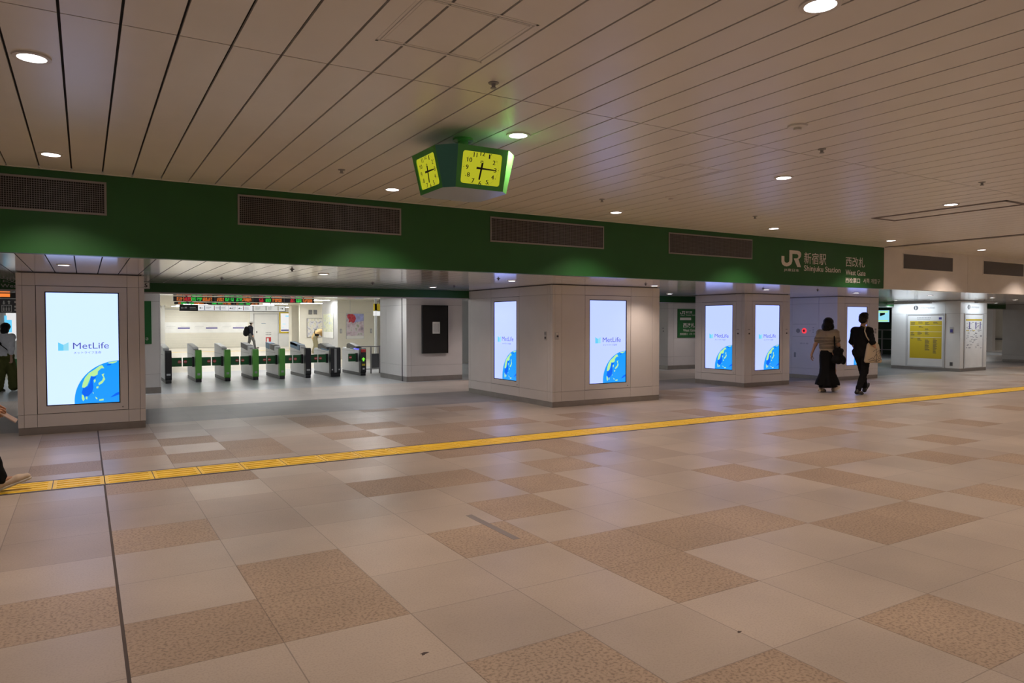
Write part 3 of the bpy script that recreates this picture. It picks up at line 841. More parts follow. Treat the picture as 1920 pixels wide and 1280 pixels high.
e = empty('information_sign', mat=frame(23.4, 13.25, 1.92, '-x')); tag(e, 'information heading above the yellow board', 'sign'); info_head(e, 0.07, 0.02, 1.0)
e = empty('information_board', mat=frame(23.62, 11.72, 0.28, '-y')); tag(e, 'white route map board on the front of the information pillar', 'notice board')
f = MB(); f.box(0, 1.18, -0.18, -0.15, -0.01, 0.02).box(0, 1.18, 1.52, 1.55, -0.01, 0.02).box(0, 0.06, -0.15, 1.52, -0.01, 0.02).box(1.12, 1.18, -0.15, 1.52, -0.01, 0.02)
f.build('frame', M['lgrey'], e)
MB().box(0.06, 1.12, -0.15, 1.52, -0.01, 0.004).build('panel', M['paper'], e)
MB().box(0.10, 1.08, 1.32, 1.37, 0.004, 0.006).build('heading_band', M['yellow'], e)
pr = MB()
for u, v, w, h in ((0.12, 1.0, 0.18, 0.02), (0.5, 1.0, 0.16, 0.02)): pr.box(u, u + w, v, v + h, 0.004, 0.006)
pr.build('colour_mark', M['yellow'], e)
pr = MB()
for k in range(60):
    u, v = 0.12 + 0.9 * rr.random(), 0.42 + 0.85 * rr.random()
    pr.box(u, min(1.08, u + 0.05 + 0.1 * rr.random()), v, v + 0.012 + 0.01 * rr.random(), 0.004, 0.0052)
pr.build('lettering', M['inkg'], e)
pr = MB()
for u in (0.3, 0.68, 0.95): pr.box(u, u + 0.05, 1.06, 1.28, 0.004, 0.0056)
pr.build('print_block', M['navy'], e)
e = empty('information_sign', mat=frame(23.7, 11.72, 1.92, '-y')); tag(e, 'information heading above the white route map board', 'sign'); info_head(e, 0.12, 0.03, 1.0)
def sign_lamp(x0, x1, y0, y1, lx, ly, rot, sx, sy, w, label):
    o = MB().box(x0, x1, y0, y1, 2.15, 2.20).build('sign_lamp', M['lgrey']); tag(o, label, 'lamp')
    MB().box((x0 + x1) / 2 - .012, (x0 + x1) / 2 + .012, (y0 + y1) / 2 - .012, (y0 + y1) / 2 + .012, 2.20, ZS).build('bracket', M['lgrey'], o)
    l = bpy.data.lights.new('sign_lamp_light', 'AREA'); l.shape = 'RECTANGLE'; l.size = sx; l.size_y = sy; l.energy = w; l.color = (0.80, 0.90, 1.0)
    lo = bpy.data.objects.new('lamp', l); COL.objects.link(lo); lo.parent = o
    lo.matrix_world = Matrix.Translation((lx, ly, 2.143)) @ rot
sign_lamp(23.02, 23.12, 12.45, 13.85, 23.07, 13.15, Matrix.Rotation(math.radians(-14), 4, 'Y'), 0.06, 1.3, 11, 'slim grey lamp bar above the yellow information board')
sign_lamp(23.7, 24.7, 11.36, 11.46, 24.2, 11.41, Matrix.Rotation(math.radians(14), 4, 'X'), 0.9, 0.06, 7, 'slim grey lamp bar above the white route map board')
downlight(21.9, 12.9, ZS, 60, (0.85, 0.92, 1.0), 'added downlight brightening the yellow information board', 'downlights in the low ceiling', 0.9, 150, 0.6)  # this and the next downlight are added to brighten the information pillar
downlight(24.3, 10.6, ZS, 50, (0.85, 0.92, 1.0), 'added downlight brightening the white route map board', 'downlights in the low ceiling', 0.9, 150, 0.6)
fitting('notice_plate', 23.4, 12.03, 1.21, '-x', 0.11, 0.19, 'small purple notice right of the yellow information board', 'notice', [('print', 'box', 'navy', 0.015, 0.095, 0.02, 0.12)])
fitting('socket_plate', 23.4, 12.02, 0.17, '-x', 0.10, 0.13, 'dark socket low on the information pillar', 'socket', [('cover', 'box', 'dgrey', 0.01, 0.09, 0.01, 0.12)])

# ------------------------------------------------------------------ wall blocks beside the gates
def block(name, x0, x1, y0, y1, z1, label, m, us, ls, V=(0.13, 0.42, 2.0), kick=0.13):
    e = empty(name, ((x0 + x1) / 2, (y0 + y1) / 2, 0)); tag(e, label, 'wall', kind='structure')
    inv = Matrix.Translation((-(x0 + x1) / 2, -(y0 + y1) / 2, 0)); d = 0.012
    MB().box(x0 + d, x1 - d, y0 + d, y1 - d, 0, z1, M=inv).build('core', M['joint'], e)
    cl = MB(); VV = list(V) + [z1]
    cladding(cl, inv @ frame(x0, y0 + d, 0, '-y'), [0, x1 - x0] + us, VV)
    cladding(cl, inv @ frame(x0 + d, y1, 0, '-x'), [0, y1 - y0] + ls, VV)
    cladding(cl, inv @ frame(x1 - d, y0, 0, '+x'), [0, y1 - y0], VV)
    cladding(cl, inv @ frame(x1, y1 - d, 0, '+y'), [0, x1 - x0], VV)
    cl.build('cladding', M[m], e)
    MB().box(x0 + .004, x1 - .004, y0 + .004, y1 - .004, 0, kick - 0.002, M=inv).build('kick_plate', M['kick'], e)
    return e
block('wall_right', 7.15, 8.77, 17.15, 19.06, ZS, 'white wall block with the black screen beside the ticket gates', 'white', [0.12], [0.5, 1.4])
block('wall_left', -0.55, 1.43, 17.255, 19.2, ZS, 'white wall block at the left end of the ticket gates', 'white', [1.55, 1.95], [1.0])
block('wall_far', 16.28, 19.0, 17.15, 19.6, ZS, 'white wall block with the green west gate sign', 'white', [0.25, 1.3], [1.0])
o = MB().box(7.135, 7.165, 17.42, 17.45, 0, ZS).build('trim_4', M['dgrey']); tag(o, 'thin dark upright at the edge of the wall beside the gates', 'trim', kind='structure')

# black screen on the wall block
e = empty('wall_monitor', mat=frame(7.57, 17.15, 0.73, '-y')); tag(e, 'tall switched off black screen with a white notice on the wall beside the gates', 'monitor')
MB().box(0, 0.74, 0, 1.265, 0.0, 0.09).build('housing', M['black'], e, 0.006)
MB().box(0.012, 0.728, 0.012, 1.253, 0.09, 0.093).build('screen', M['bglass'], e)
o = MB().box(0.275, 0.49, 0.52, 0.83, 0.0935, 0.095).build('notice_sheet', M['paper'], e); o['label'] = 'white paper notice'
pr = MB()
for k in range(5): pr.box(0.31 + 0.034 * k, 0.318 + 0.034 * k, 0.56, 0.79, 0.095, 0.0955)
pr.build('lettering', M['inkg'], e)
o = MB().lathe([(0.05, 0), (0.05, -0.02), (0.035, -0.05), (0, -0.06)], c=(8.48, 17.0, ZS), n=18).build('dome_camera', M['black']); tag(o, 'black dome camera under the ceiling near the black screen', 'camera')

# green west gate wall sign
def gate_sign(x, y, w, h, z, label):
    e = empty('west_gate_board', mat=frame(x, y, z, '-y')); tag(e, label, 'sign')
    MB().box(0, w, 0, h, 0, 0.02).build('board', M['sgreen'], e, 0.002, seg=1)
    return e
e = gate_sign(16.69, 17.15, 0.98, 0.95, 1.04, 'green west gate sign on the far white wall between the screen pillars')
jr_logo('logo', 0.10, 0.33, 0.77, 0.88, 0.022, M['letter'], e)
text('lettering', 'JR東日本', 0.12, 0.31, 0.72, 0.75, 0.022, M['letter'], e, 0.02)
text('lettering', '新宿駅', 0.36, 0.65, 0.80, 0.88, 0.022, M['letter'], e, 0.015)
text('lettering', 'Shinjuku Station', 0.36, 0.82, 0.72, 0.77, 0.022, M['letter'], e, 0.01)
MB().box(0.10, 0.60, 0.58, 0.665, 0.02, 0.0225).build('strip', M['letter'], e)
text('lettering', '西改札', 0.24, 0.77, 0.33, 0.49, 0.022, M['letter'], e, 0.012)
text('lettering', 'West Gate', 0.24, 0.80, 0.20, 0.29, 0.022, M['letter'], e, 0.01)
text('lettering', '西检票口', 0.10, 0.45, 0.085, 0.155, 0.022, M['letter'], e, 0.01)
text('lettering', '서쪽 개찰구', 0.52, 0.92, 0.085, 0.155, 0.022, M['letter'], e, 0.0)
e = gate_sign(0.30, 17.25, 0.95, 0.93, 1.08, 'green sign on the wall just right of the leftmost pillar')
text('lettering', '서쪽 개찰구', 0.52, 0.89, 0.07, 0.14, 0.022, M['letter'], e, 0.0)
text('lettering', '西改札', 0.2, 0.6, 0.3, 0.5, 0.022, M['letter'], e, 0.0)
fitting('key_switch', 16.28, 17.4, 1.24, '-x', 0, 0, 'key switch on the dark side of the far white wall', 'key switch', [('label_strip', 'box', 'inkg', 0.0, 0.07, 0.1, 0.13), ('keyhole', 'disc', 'ink', 0.04, 0.02, 0.02)])
e = empty('exit_number_sign', mat=frame(0.55, 13.6, 2.12, '-y')); tag(e, 'small white sign with the digit five under the ceiling right of the leftmost pillar', 'sign')
MB().box(0, 0.42, 0, 0.115, -0.05, 0.0).build('casing', M['lgrey'], e, 0.003)
MB().box(0.012, 0.408, 0.012, 0.103, 0, 0.002).build('face', M['paper'], e)
text('lettering', '5', 0.335, 0.385, 0.025, 0.092, 0.003, M['ink'], e, 0.03)

# ------------------------------------------------------------------ ticket gates
def side_profile(y0, y1, z0, z1, r):
    return rrect(y0, y1, z0, z1, r, 4)
def no_entry(parent, u, z, y):
    """red no entry mark on a flap, facing the viewer (-y)"""
    F = Matrix.Translation((u, y, z)) @ Matrix.Rotation(PI / 2, 4, 'X')
    a = MB().lathe([(0.042, 0), (0.042, 0.002), (0, 0.002)], n=20, M=F).build('no_entry_mark', M['red'], parent)
    MB().box(-0.032, 0.032, -0.007, 0.007, 0.002, 0.003, M=F).build('bar', M['paper'], a)
def ticket_gate(x, w, style, label, lflap, rflap):
    """front at y 19.82; gate axis along y; x is its viewer-left side"""
    e = empty('ticket_gate', (x, 19.82, 0)); tag(e, label, 'ticket gate', 'ticket gates in a row')
    R90 = Matrix(((0, 0, 1, 0), (1, 0, 0, 0), (0, 1, 0, 0), (0, 0, 0, 1)))   # (a, b, h) -> x=h, y=a, z=b
    MB().prism(rrect(0.03, 1.72, 0.0, 0.09, 0.01, 2), 0.006, w - 0.006, M=R90).build('plinth', M['black'], e)
    # silver body: low front part and taller rear part in one profile
    hi = 0.78 if style in ('wide', 'end') else 0.95
    if style in ('wide', 'end'):
        body = [(0.10, 0.09), (1.68, 0.09), (1.74, 0.16), (1.74, 0.72), (1.66, 0.78), (0.16, 0.74), (0.10, 0.70)]
    else:
        body = [(0.10, 0.09), (1.66, 0.09), (1.74, 0.18), (1.74, 0.93), (1.70, 0.965), (0.62, 0.89), (0.52, 0.82), (0.10, 0.80)]
    MB().prism(body, 0.004, w - 0.004, M=R90).build('body', M['silver'], e, 0.006)
    MB().prism([(0.5, 0.70), (1.72, 0.70), (1.72, 0.705), (0.5, 0.705)], 0.0, w, M=R90).build('panel_seam', M['dgrey'], e)
    cap = 'ggreen' if style == 'green' else 'black'
    zt = 0.835 if style != 'end' else 0.80
    cp = MB().prism(rrect(0.0, 0.16, 0.075, zt, 0.065, 6), 0.0, w, M=R90).build('front_cap', M[cap], e, 0.012, seg=3)
    cp['label'] = 'green rounded front' if style == 'green' else 'black rounded front'
    MB().prism(rrect(0.012, 0.17, 0.0, 0.078, 0.02, 3), 0.012, w - 0.012, M=R90).build('foot', M['black'], e)
    if style == 'green': MB().box(w * .28, w * .72, -0.003, 0.001, 0.18, 0.235).build('sticker', M['inkg'], e)
    if style == 'black': MB().box(w * .2, w * .8, -0.003, 0.001, 0.20, 0.245).build('sticker', M['lgrey'], e)
    if style == 'wide':
        MB().box(w * .37, w * .60, -0.004, 0.001, 0.12, 0.80).build('centre_strip', M['grey'], e, 0.004)
        for a in (.10, .78): MB().box(w * a, w * a + .035, -0.003, 0.001, 0.19, 0.225).build('sticker', M['lgrey'], e)
    if style == 'end':
        z0 = 0.0
        MB().box(0.01, w - 0.01, -0.012, 0.05, 0.68, 0.77).build('signal_lamp', M['red'], e, 0.01)
        F = Matrix.Translation((w / 2, -0.002, 0.47)) @ Matrix.Rotation(PI / 2, 4, 'X')
        ar = [(0, 0.065), (0.06, 0.005), (0.024, 0.005), (0.024, -0.05), (-0.024, -0.05), (-0.024, 0.005), (-0.06, 0.005)]
        o = MB().prism(ar, 0, 0.003, M=F).build('go_arrow', M['litarrow'], e); o['label'] = 'lit green arrow'
        MB().box(w * .22, w * .78, -0.004, 0.0, 0.29, 0.345).build('card_mark', M['yellow'], e)
        MB().box(w * .35, w * .7, -0.004, 0.0, 0.18, 0.225).build('sticker', M['lgrey'], e)
    # card reader hood on top
    top = {'green': None}.get(style)
    if style in ('wide', 'end'):
        MB().prism([(0.35, 0.75), (1.35, 0.77), (1.32, 0.90), (1.10, 0.93), (0.45, 0.84)], 0.012, w - 0.012, M=R90).build('reader_hood', M['black'], e, 0.01)
        MB().prism([(0.30, 0.735), (0.95, 0.755), (0.95, 0.80), (0.32, 0.765)], -0.003, w + 0.003, M=R90).build('reader', M['blue'], e, 0.004)
        if style == 'end': MB().prism([(0.3, 0.745), (0.6, 0.755), (0.6, 0.79), (0.32, 0.775)], -0.006, w * .7, M=R90).build('reader_light', M['litblue'], e)
    else:
        MB().box(0.02, w - 0.02, 0.45, 0.62, 0.83, 0.86).build('reader', M['lgrey'], e, 0.006)
    # flaps
    for side, on in ((-1, lflap), (1, rflap)):
        if not on: continue
        xa, xb = (w, w + 0.265) if side > 0 else (-0.265, 0.0)
        m = MB().box(xa, xb, 0.30, 0.335, 0.405, 0.635).build('flap', M['gdark'], e, 0.012, seg=3)
        m['label'] = 'dark green flap with a red no entry mark'
        no_entry(m, xb - 0.055 if side > 0 else xa + 0.06, 0.525, 0.299)
        MB().box(w - 0.005 if side > 0 else -0.045, w + 0.03 if side > 0 else 0.005, 0.27, 0.37, 0.39, 0.65).build('flap_mount', M['black'], e, 0.006)
    return e
gates = [(1.735, 0.15, 'black', 'black fronted ticket gate at the left end of the row', 0, 1),
         (2.44, 0.15, 'green', 'green fronted ticket gate, leftmost of the green ones', 1, 1),
         (3.145, 0.15, 'green', 'green fronted ticket gate, second of the green ones from the left', 1, 1),
         (3.855, 0.15, 'green', 'green fronted ticket gate in front of the capped person', 1, 1),
         (4.55, 0.15, 'green', 'green fronted ticket gate with a blue and black top', 1, 1),
         (5.255, 0.155, 'black', 'black fronted ticket gate with a blue top right of the green gates', 1, 1),
         (5.96, 0.29, 'wide', 'wide black fronted ticket gate with a grey centre strip', 1, 0),
         (6.84, 0.165, 'end', 'ticket gate with a lit green arrow at the right end of the row', 1, 0)]
made = [ticket_gate(*g) for g in gates]
R90 = Matrix(((0, 0, 1, 0), (1, 0, 0, 0), (0, 1, 0, 0), (0, 0, 0, 1)))
def hood(e, w, y0, y1, dz, m_, nm='reader_hood'):
    z = lambda y: 0.89 + (y - 0.62) / 1.08 * 0.075
    MB().prism([(y0, z(y0) - dz), (y1, z(y1) - dz), (y1, z(y1) + 0.012), (y0, z(y0) + 0.012)], -0.003, w + 0.003, M=R90).build(nm, M[m_], e, 0.004)
hood(made[3], 0.15, 0.75, 1.70, 0.13, 'dgrey')
hood(made[4], 0.15, 1.25, 1.72, 0.16, 'blue', 'blue_panel'); hood(made[4], 0.15, 0.66, 1.15, 0.14, 'black')
hood(made[5], 0.155, 0.64, 1.72, 0.15, 'blue', 'blue_panel'); hood(made[5], 0.155, 0.9, 1.70, 0.06, 'black')

# railing and bin behind the last gate
e = empty('barrier_railing', (7.1, 20.6, 0)); tag(e, 'brown metal railing between the last gate and the white wall', 'railing')
MB().box(0.0, 0.80, -0.02, 0.02, 0.80, 0.84).build('top_rail', M['grille'], e, 0.005)
for x in (0.02, 0.33, 0.60, 0.77): MB().box(x - 0.018, x + 0.018, -0.018, 0.018, 0, 0.80).build('post', M['grille'], e)
MB().box(0.0, 0.80, -0.012, 0.012, 0.12, 0.15).build('lower_rail', M['grille'], e)
MB().box(0.36, 0.58, -0.01, 0.01, 0.16, 0.60).build('infill_panel', M['dgrey'], e)

# ------------------------------------------------------------------ hanging clock
def clock():
    cx, cy, zb, zt = 2.705, 5.27, 2.605, 2.925
    e = empty('hanging_clock', (cx, cy, zb)); tag(e, 'green box clock with yellow lit dials hanging from the ceiling', 'clock')
    h = zt - zb
    def ring(s, c, z): return [(-s + c, -s, z), (s - c, -s, z), (s, -s + c, z), (s, s - c, z), (s - c, s, z), (-s + c, s, z), (-s, s - c, z), (-s, -s + c, z)]
    a, b = ring(0.288, 0.075, 0), ring(0.36, 0.135, h)
    for i in range(8):
        j = (i + 1) % 8
        if i % 2 == 1:
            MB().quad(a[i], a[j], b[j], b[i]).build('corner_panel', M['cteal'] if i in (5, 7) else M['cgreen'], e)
    MB().add(a, [tuple(range(7, -1, -1))]).build('underside', M['cbase'], e)
    MB().add(b, [tuple(range(8))]).build('top_plate', M['cgreen'], e)
    for i in (0, 2, 4, 6):
        j = i + 1
        p0, p1, p2, p3 = Vector(a[i]), Vector(a[j]), Vector(b[j]), Vector(b[i])
        u = (p1 - p0).normalized(); v = ((p2 + p3) / 2 - (p0 + p1) / 2); H = v.length; v.normalize(); n = u.cross(v)
        Mx = Matrix((u, v, n)).transposed().to_4x4(); Mx.translation = (p0 + p1) / 2
        fw = (p1 - p0).length / 2; kt = (p2 - p3).length / (p1 - p0).length; tp = lambda x, y: x * (1 + (kt - 1) * y / H)
        d = empty('clock_face', mat=None); d.parent = e; d.matrix_local = Mx
        fr = MB(); t = 0.014
        # enamel face with a rounded opening
        inner = rrect(-0.176, 0.176, 0.036, H - 0.044, 0.022, 5)
        outer = []
        for (x, y) in inner:
            k = max(abs(x) / fw, abs(y - H / 2) / (H / 2)); yy = H / 2 + (y - H / 2) / k; outer.append((tp(x / k, yy), yy))
        cs = [(tp(fw, H), H), (-tp(fw, H), H), (-fw, 0), (fw, 0)]
        vs = [(x, y, 0) for x, y in inner] + [(x, y, 0) for x, y in outer] + [(x, y, -0.008) for x, y in inner]
        m_ = len(inner); fs = []
        for k in range(m_):
            k2 = (k + 1) % m_
            fs += [(k, k2, m_ + k2, m_ + k), (k, k2, 2 * m_ + k2, 2 * m_ + k)]
        for q, c_ in enumerate(cs):
            ks = min(range(m_), key=lambda k: math.hypot(outer[k][0] - c_[0], outer[k][1] - c_[1]))
            vs.append((c_[0], c_[1], 0)); ii = len(vs) - 1
            for k in range(m_):
                k2 = (k + 1) % m_
                A, B = outer[k], outer[k2]
                if abs(A[0] - B[0]) > 0.004 and abs(A[1] - B[1]) > 0.004 and math.hypot((A[0] + B[0]) / 2 - c_[0], (A[1] + B[1]) / 2 - c_[1]) < 0.09:
                    fs.append((m_ + k, m_ + k2, ii))
        fr.add(vs, fs).build('face_frame', M['cgreen'], d)
        MB().prism(rrect(-0.180, 0.180, 0.032, H - 0.040, 0.022, 5), -0.010, -0.008).build('dial', M['dial'], d)
        cv = H / 2 - 0.003; R = 0.120
        nm = MB()
        for q in range(12):
            ang = math.radians(90 - 30 * (q + 1))
            x, y = R * math.cos(ang) * 1.05, cv + R * math.sin(ang) * 0.95
            s_ = str(q + 1); hw = 0.020 if len(s_) == 2 else 0.0112
            if s_ == '11': hw = 0.015
            if s_ == '1': hw = 0.0055
            for dx in (-0.0012, 0.0, 0.0012): text_into(nm, s_, x - hw + dx, x + hw + dx, y - 0.0168, y + 0.0168, -0.0072 + dx * 0.05, 0.0)
        nm.build('numeral', M['ink'], d)
        tk = MB()
        for q in range(60):
            ang = 2 * PI * q / 60; r = 0.148 if q % 5 == 0 else 0.147; s_ = 0.0028 if q % 5 == 0 else 0.0012
            x, y = r * math.cos(ang) * 1.05, cv + r * math.sin(ang) * 0.90
            tk.box(x - s_, x + s_, y - s_, y + s_, -0.008, -0.0072)
        tk.build('minute_mark', M['ink'], d)
        text('emblem', 'JR', -0.017, 0.017, cv + 0.043, cv + 0.062, -0.0072, M['ink'], d, 0.01)
        for nm_, ang, ln_, tail, w0, w1, z in (('hour_hand', 90 - 187.5, 0.088, 0.045, 0.0085, 0.0065, -0.006), ('minute_hand', 90 - 91, 0.125, 0.045, 0.0085, 0.004, -0.004)):
            Rm = Matrix.Translation((0, cv, 0)) @ Matrix.Rotation(math.radians(ang), 4, 'Z')
            MB().prism([(-tail, -w0), (ln_, -w1), (ln_, w1), (-tail, w0)], z, z + 0.0015, M=Rm).build(nm_, M['black'], d)
        MB().lathe([(0.009, -0.004), (0.009, -0.0015), (0, -0.001)], c=(0, cv, 0), n=14).build('hub', M['black'], d)
    MB().lathe([(0.045, h), (0.045, ZC - zb - 0.02), (0.085, ZC - zb - 0.018), (0.085, ZC - zb)], n=20).build('mount', M['cgreen'], e)
clock()

# ------------------------------------------------------------------ departure boards and line sign over the gates
def led_board(x, y, z, cells, h, label, rows, seed):
    e = empty('departure_board', mat=frame(x, y, z, '-y')); tag(e, label, 'departure board')
    w = cells[-1][1]
    MB().box(0, w, 0, h, -0.12, 0).build('housing', M['black'], e, 0.003, seg=1)
    rg = random.Random(seed)
    groups = {}
    for (a, b, pat) in cells:
        for (m_, f0, f1) in pat:
            u = a + (b - a) * f0; end = a + (b - a) * f1
            while u < end - 0.01:
                cw = 0.030
                mb = groups.setdefault(m_, MB())
                for r_ in range(rows):
                    v0 = h * (0.14 + 0.74 * r_ / rows); vh = h * 0.62 / rows
                    for q in range(3):
                        if rg.random() < 0.55: mb.box(u + q * 0.009, u + q * 0.009 + 0.005, v0, v0 + vh, 0, 0.002)
                        if rg.random() < 0.5: mb.box(u, u + 0.024, v0 + vh * q / 2.4, v0 + vh * q / 2.4 + vh * 0.16, 0, 0.002)
                u += cw
    for m_, mb in groups.items(): mb.build('led_text', M[m_], e)
    dv = MB()
    for (a, b, pat) in cells[1:]: dv.box(a - 0.006, a + 0.006, 0, h, 0, 0.004)
    if len(cells) > 1: dv.build('divider', M['grey'], e)
    hg = MB()
    for u in (0.3, w - 0.3): hg.box(u, u + 0.02, h, ZH - z, -0.07, -0.05)
    hg.build('hanger', M['dgrey'], e)
o, g, r = 'led_o', 'led_g', 'led_r'
led_board(2.02, 20.6, 2.105, [(0, 1.02, [(o, .08, .24), (r, .26, .42), (g, .42, .52), (g, .56, .68), (o, .70, .92)]),
                              (1.02, 2.0, [(o, .05, .24), (g, .26, .38), (g, .40, .5), (g, .56, .7), (o, .72, .95)]),
                              (2.0, 2.85, [(r, .2, .34), (g, .4, .58), (o, .62, .92)]),
                              (2.85, 3.70, [(r, .2, .34), (g, .4, .58), (o, .62, .92)])], 0.13, 'wide black departure board with orange and green lights over the gates', 2, 3)
led_board(2.07, 20.85, 2.035, [(0, 0.78, [(o, .12, .2), (g, .2, .4), (g, .45, .6), (o, .62, .92)]), (0.78, 1.5, [(g, .2, .36), (g, .42, .56), (o, .6, .88)]), (1.5, 2.17, [(o, .1, .2), (g, .2, .38), (g, .46, .62), (o, .64, .95)])], 0.06, 'lower narrow departure board hanging under the wide one', 1, 8)
e = empty('line_guide_sign', mat=frame(2.23, 21.2, 1.86, '-y')); tag(e, 'white and black line guide sign with arrows below the departure boards', 'sign')
MB().box(0, 2.82, 0, 0.175, -0.10, 0).build('housing', M['black'], e, 0.004, seg=1)
MB().box(0.46, 1.9, 0.012, 0.163, 0, 0.003).build('lit_face', M['litwhite'], e)
MB().box(1.92, 2.80, 0.012, 0.163, 0, 0.003).build('plain_face', M['creamglow'], e)
pr = MB()
for u, v, w, h_ in ((0.03, .075, .09, .014), (.13, .07, .05, .04)): pr.box(u, u + w, v, v + h_, 0.0, 0.004)
pr.prism([(0.03, .082), (.065, .115), (.065, .05)], 0, .004).box(.25, .4, .09, .105, 0, .004).box(.25, .42, .05, .06, 0, .004)
pr.build('white_symbol', M['paper'], e)
pr = MB()
for u, dr in ((0.50, -1), (1.28, -1), (1.52, -1), (2.66, 1)):
    pr.box(u, u + 0.085, 0.08, 0.09, 0.003, 0.0045)
    x = u if dr < 0 else u + 0.085
    pr.prism([(x + dr * 0.012, .085), (x - dr * 0.028, .112), (x - dr * 0.028, .058)], 0.003, .0045)
for u in (1.25, 1.5, 1.9): pr.box(u - 0.0035, u, 0.012, 0.163, 0.003, 0.005)
pr.build('arrow', M['ink'], e)
pr = MB(); rr = random.Random(2)
for u in (0.66, 0.91, 1.06, 1.33, 1.68, 1.97, 2.32):
    for v in (.115, .09, .06):
        pr.box(u + .0, u + .09 + .05 * rr.random(), v, v + .008, 0.003, 0.004)
pr.build('lettering', M['inkg'], e)
for u, m_ in ((0.62, 'blue'), (0.87, 'red'), (1.02, 'navy'), (1.64, 'red'), (2.26, 'sgreen'), (2.60, 'yellow')):
    MB().box(u, u + 0.018, 0.03, 0.15, 0.003, 0.0045).build('line_mark', M[m_], e)
hg = MB()
for u in (0.3, 2.4): hg.box(u, u + 0.02, 0.175, ZH - 1.86, -0.06, -0.04)
hg.build('hanger', M['dgrey'], e)

# ------------------------------------------------------------------ the hall behind the gates
o = MB().box(3.8, 8.9, 46.5, 46.7, 0, ZH).build('wall_back', M['cream']); tag(o, 'cream back wall of the hall that carries the closed shutter', 'wall', kind='structure')
o = MB().box(8.9, 16, 46.5, 46.7, 0, ZH).build('wall_back.001', M['hwhite']); tag(o, 'white back wall of the hall around the door', 'wall', kind='structure')
o = MB().box(3.6, 3.8, 43.2, 46.7, 0, ZH).build('wall_side', M['hwhite']); tag(o, 'white left wall of the hall', 'wall', kind='structure')
o = MB().box(1.15, 1.35, 19.2, 43.2, 0, ZH).box(1.35, 3.6, 43.2, 43.4, 0, ZH).build('wall_side.001', M['hwhite']); tag(o, 'white side wall running back from the left end of the gates', 'wall', kind='structure')
e = empty('roller_shutter', mat=frame(4.05, 46.5, 0, '-y')); tag(e, 'closed cream roller shutter with a white notice band at the back of the hall', 'shutter')
sh = MB()
n = 34
for k in range(n): sh.box(0, 4.7, 0.02 + 2.3 * k / n, 0.02 + 2.3 * (k + 0.93) / n, 0, 0.03)
sh.build('slat_curtain', M['cream'], e)
MB().box(0, 4.7, 0, 2.35, -0.02, 0.004).build('backing', M['grey'], e)
MB().box(0, 4.7, 0.92, 1.55, 0.03, 0.034).build('notice_band', M['paper'], e)
for k in range(3): MB().box(0.72 + 1.55 * k, 1.38 + 1.55 * k, 1.165, 1.235, 0.034, 0.036).build('banner', M['navy'], e)
pr = MB()
for k in range(6): pr.box(0.1 + 0.775 * k, 0.6 + 0.775 * k, 1.30, 1.315, 0.034, 0.0355).box(0.05 + 0.775 * k, 0.5 + 0.775 * k, 1.2, 1.21, 0.034, 0.0355)
pr.build('lettering', M['lgrey'], e)
e = empty('service_door', mat=frame(9.15, 46.5, 0, '-y')); tag(e, 'white service door with a red notice behind the capped person', 'door')
MB().box(0, 1.42, 0, 2.05, 0, 0.03).build('leaf', M['hwhite'], e)
MB().box(-0.05, 0, 0, 2.10, 0, 0.05).box(1.42, 1.47, 0, 2.10, 0, 0.05).box(-0.05, 1.47, 2.05, 2.10, 0, 0.05).build('door_frame', M['lgrey'], e)
MB().box(0.10, 0.16, 0.88, 0.99, 0.03, 0.06).build('handle', M['dgrey'], e)
MB().box(0.42, 0.68, 1.46, 1.49, 0.03, 0.034).build('door_plate', M['blue'], e)
MB().box(0.68, 1.0, 0.18, 0.60, 0.03, 0.034).build('red_notice', M['red'], e)
MB().box(0.74, 0.86, 0.24, 0.54, 0.034, 0.036).build('notice_print', M['paper'], e)
pr = MB()
for k in range(4):
    for q in range(2): pr.box(0.68 + .09 * k, 0.74 + .09 * k, 0.74 + .12 * q, 0.80 + .12 * q, 0.03, 0.033)
pr.build('lettering', M['inkg'], e)
e = empty('poster_lightbox', mat=frame(10.75, 46.5, 0, '-y')); tag(e, 'bright lit poster with a yellow border on the hall back wall', 'lightbox')
MB().box(-0.08, 0.70, 0.86, 2.20, 0, 0.06).build('frame', M['yellow'], e)
MB().box(0, 0.62, 0.95, 2.12, 0.06, 0.065).build('lit_face', M['litwhite'], e)
MB().box(0.02, 0.60, 1.00, 1.08, 0.065, 0.067).build('banner', M['navy'], e)
pr = MB().box(.1, .3, 1.42, 1.45, .065, .067).box(.05, .22, 1.22, 1.24, .065, .067).box(.3, .5, 1.9, 1.98, .065, .067)
pr.build('lettering', M['logo2'], e)
o = MB().box(9.85, 10.5, 40, 40.65, 0, ZH).build('column', M['cream']); tag(o, 'cream column in the hall between the lit poster and the map board', 'column', kind='structure')
pr = MB()
o = MB().box(10.4, 14, 36.3, 36.5, 0, ZH).build('wall_map', M['cream']); tag(o, 'cream wall with vent openings behind the bending person', 'wall', kind='structure')
X0, X1 = 9.72, 10.40
e = empty('map_board', mat=frame(9.70, 36.3, 0, '-y')); tag(e, 'map board on the hall wall above the bending person', 'map board')
MB().box(0, 0.95, 0.78, 1.75, 0, 0.03).build('frame', M['dgrey'], e); MB().box(0.02, 0.93, 0.80, 1.73, 0.03, 0.034).build('map_sheet', M['map'], e)
o = MB().box(9.35, 10.41, 36.32, 36.5, 0, ZH).build('wall_map.001', M['cream']); tag(o, 'cream wall panel that carries the map board', 'wall', kind='structure')
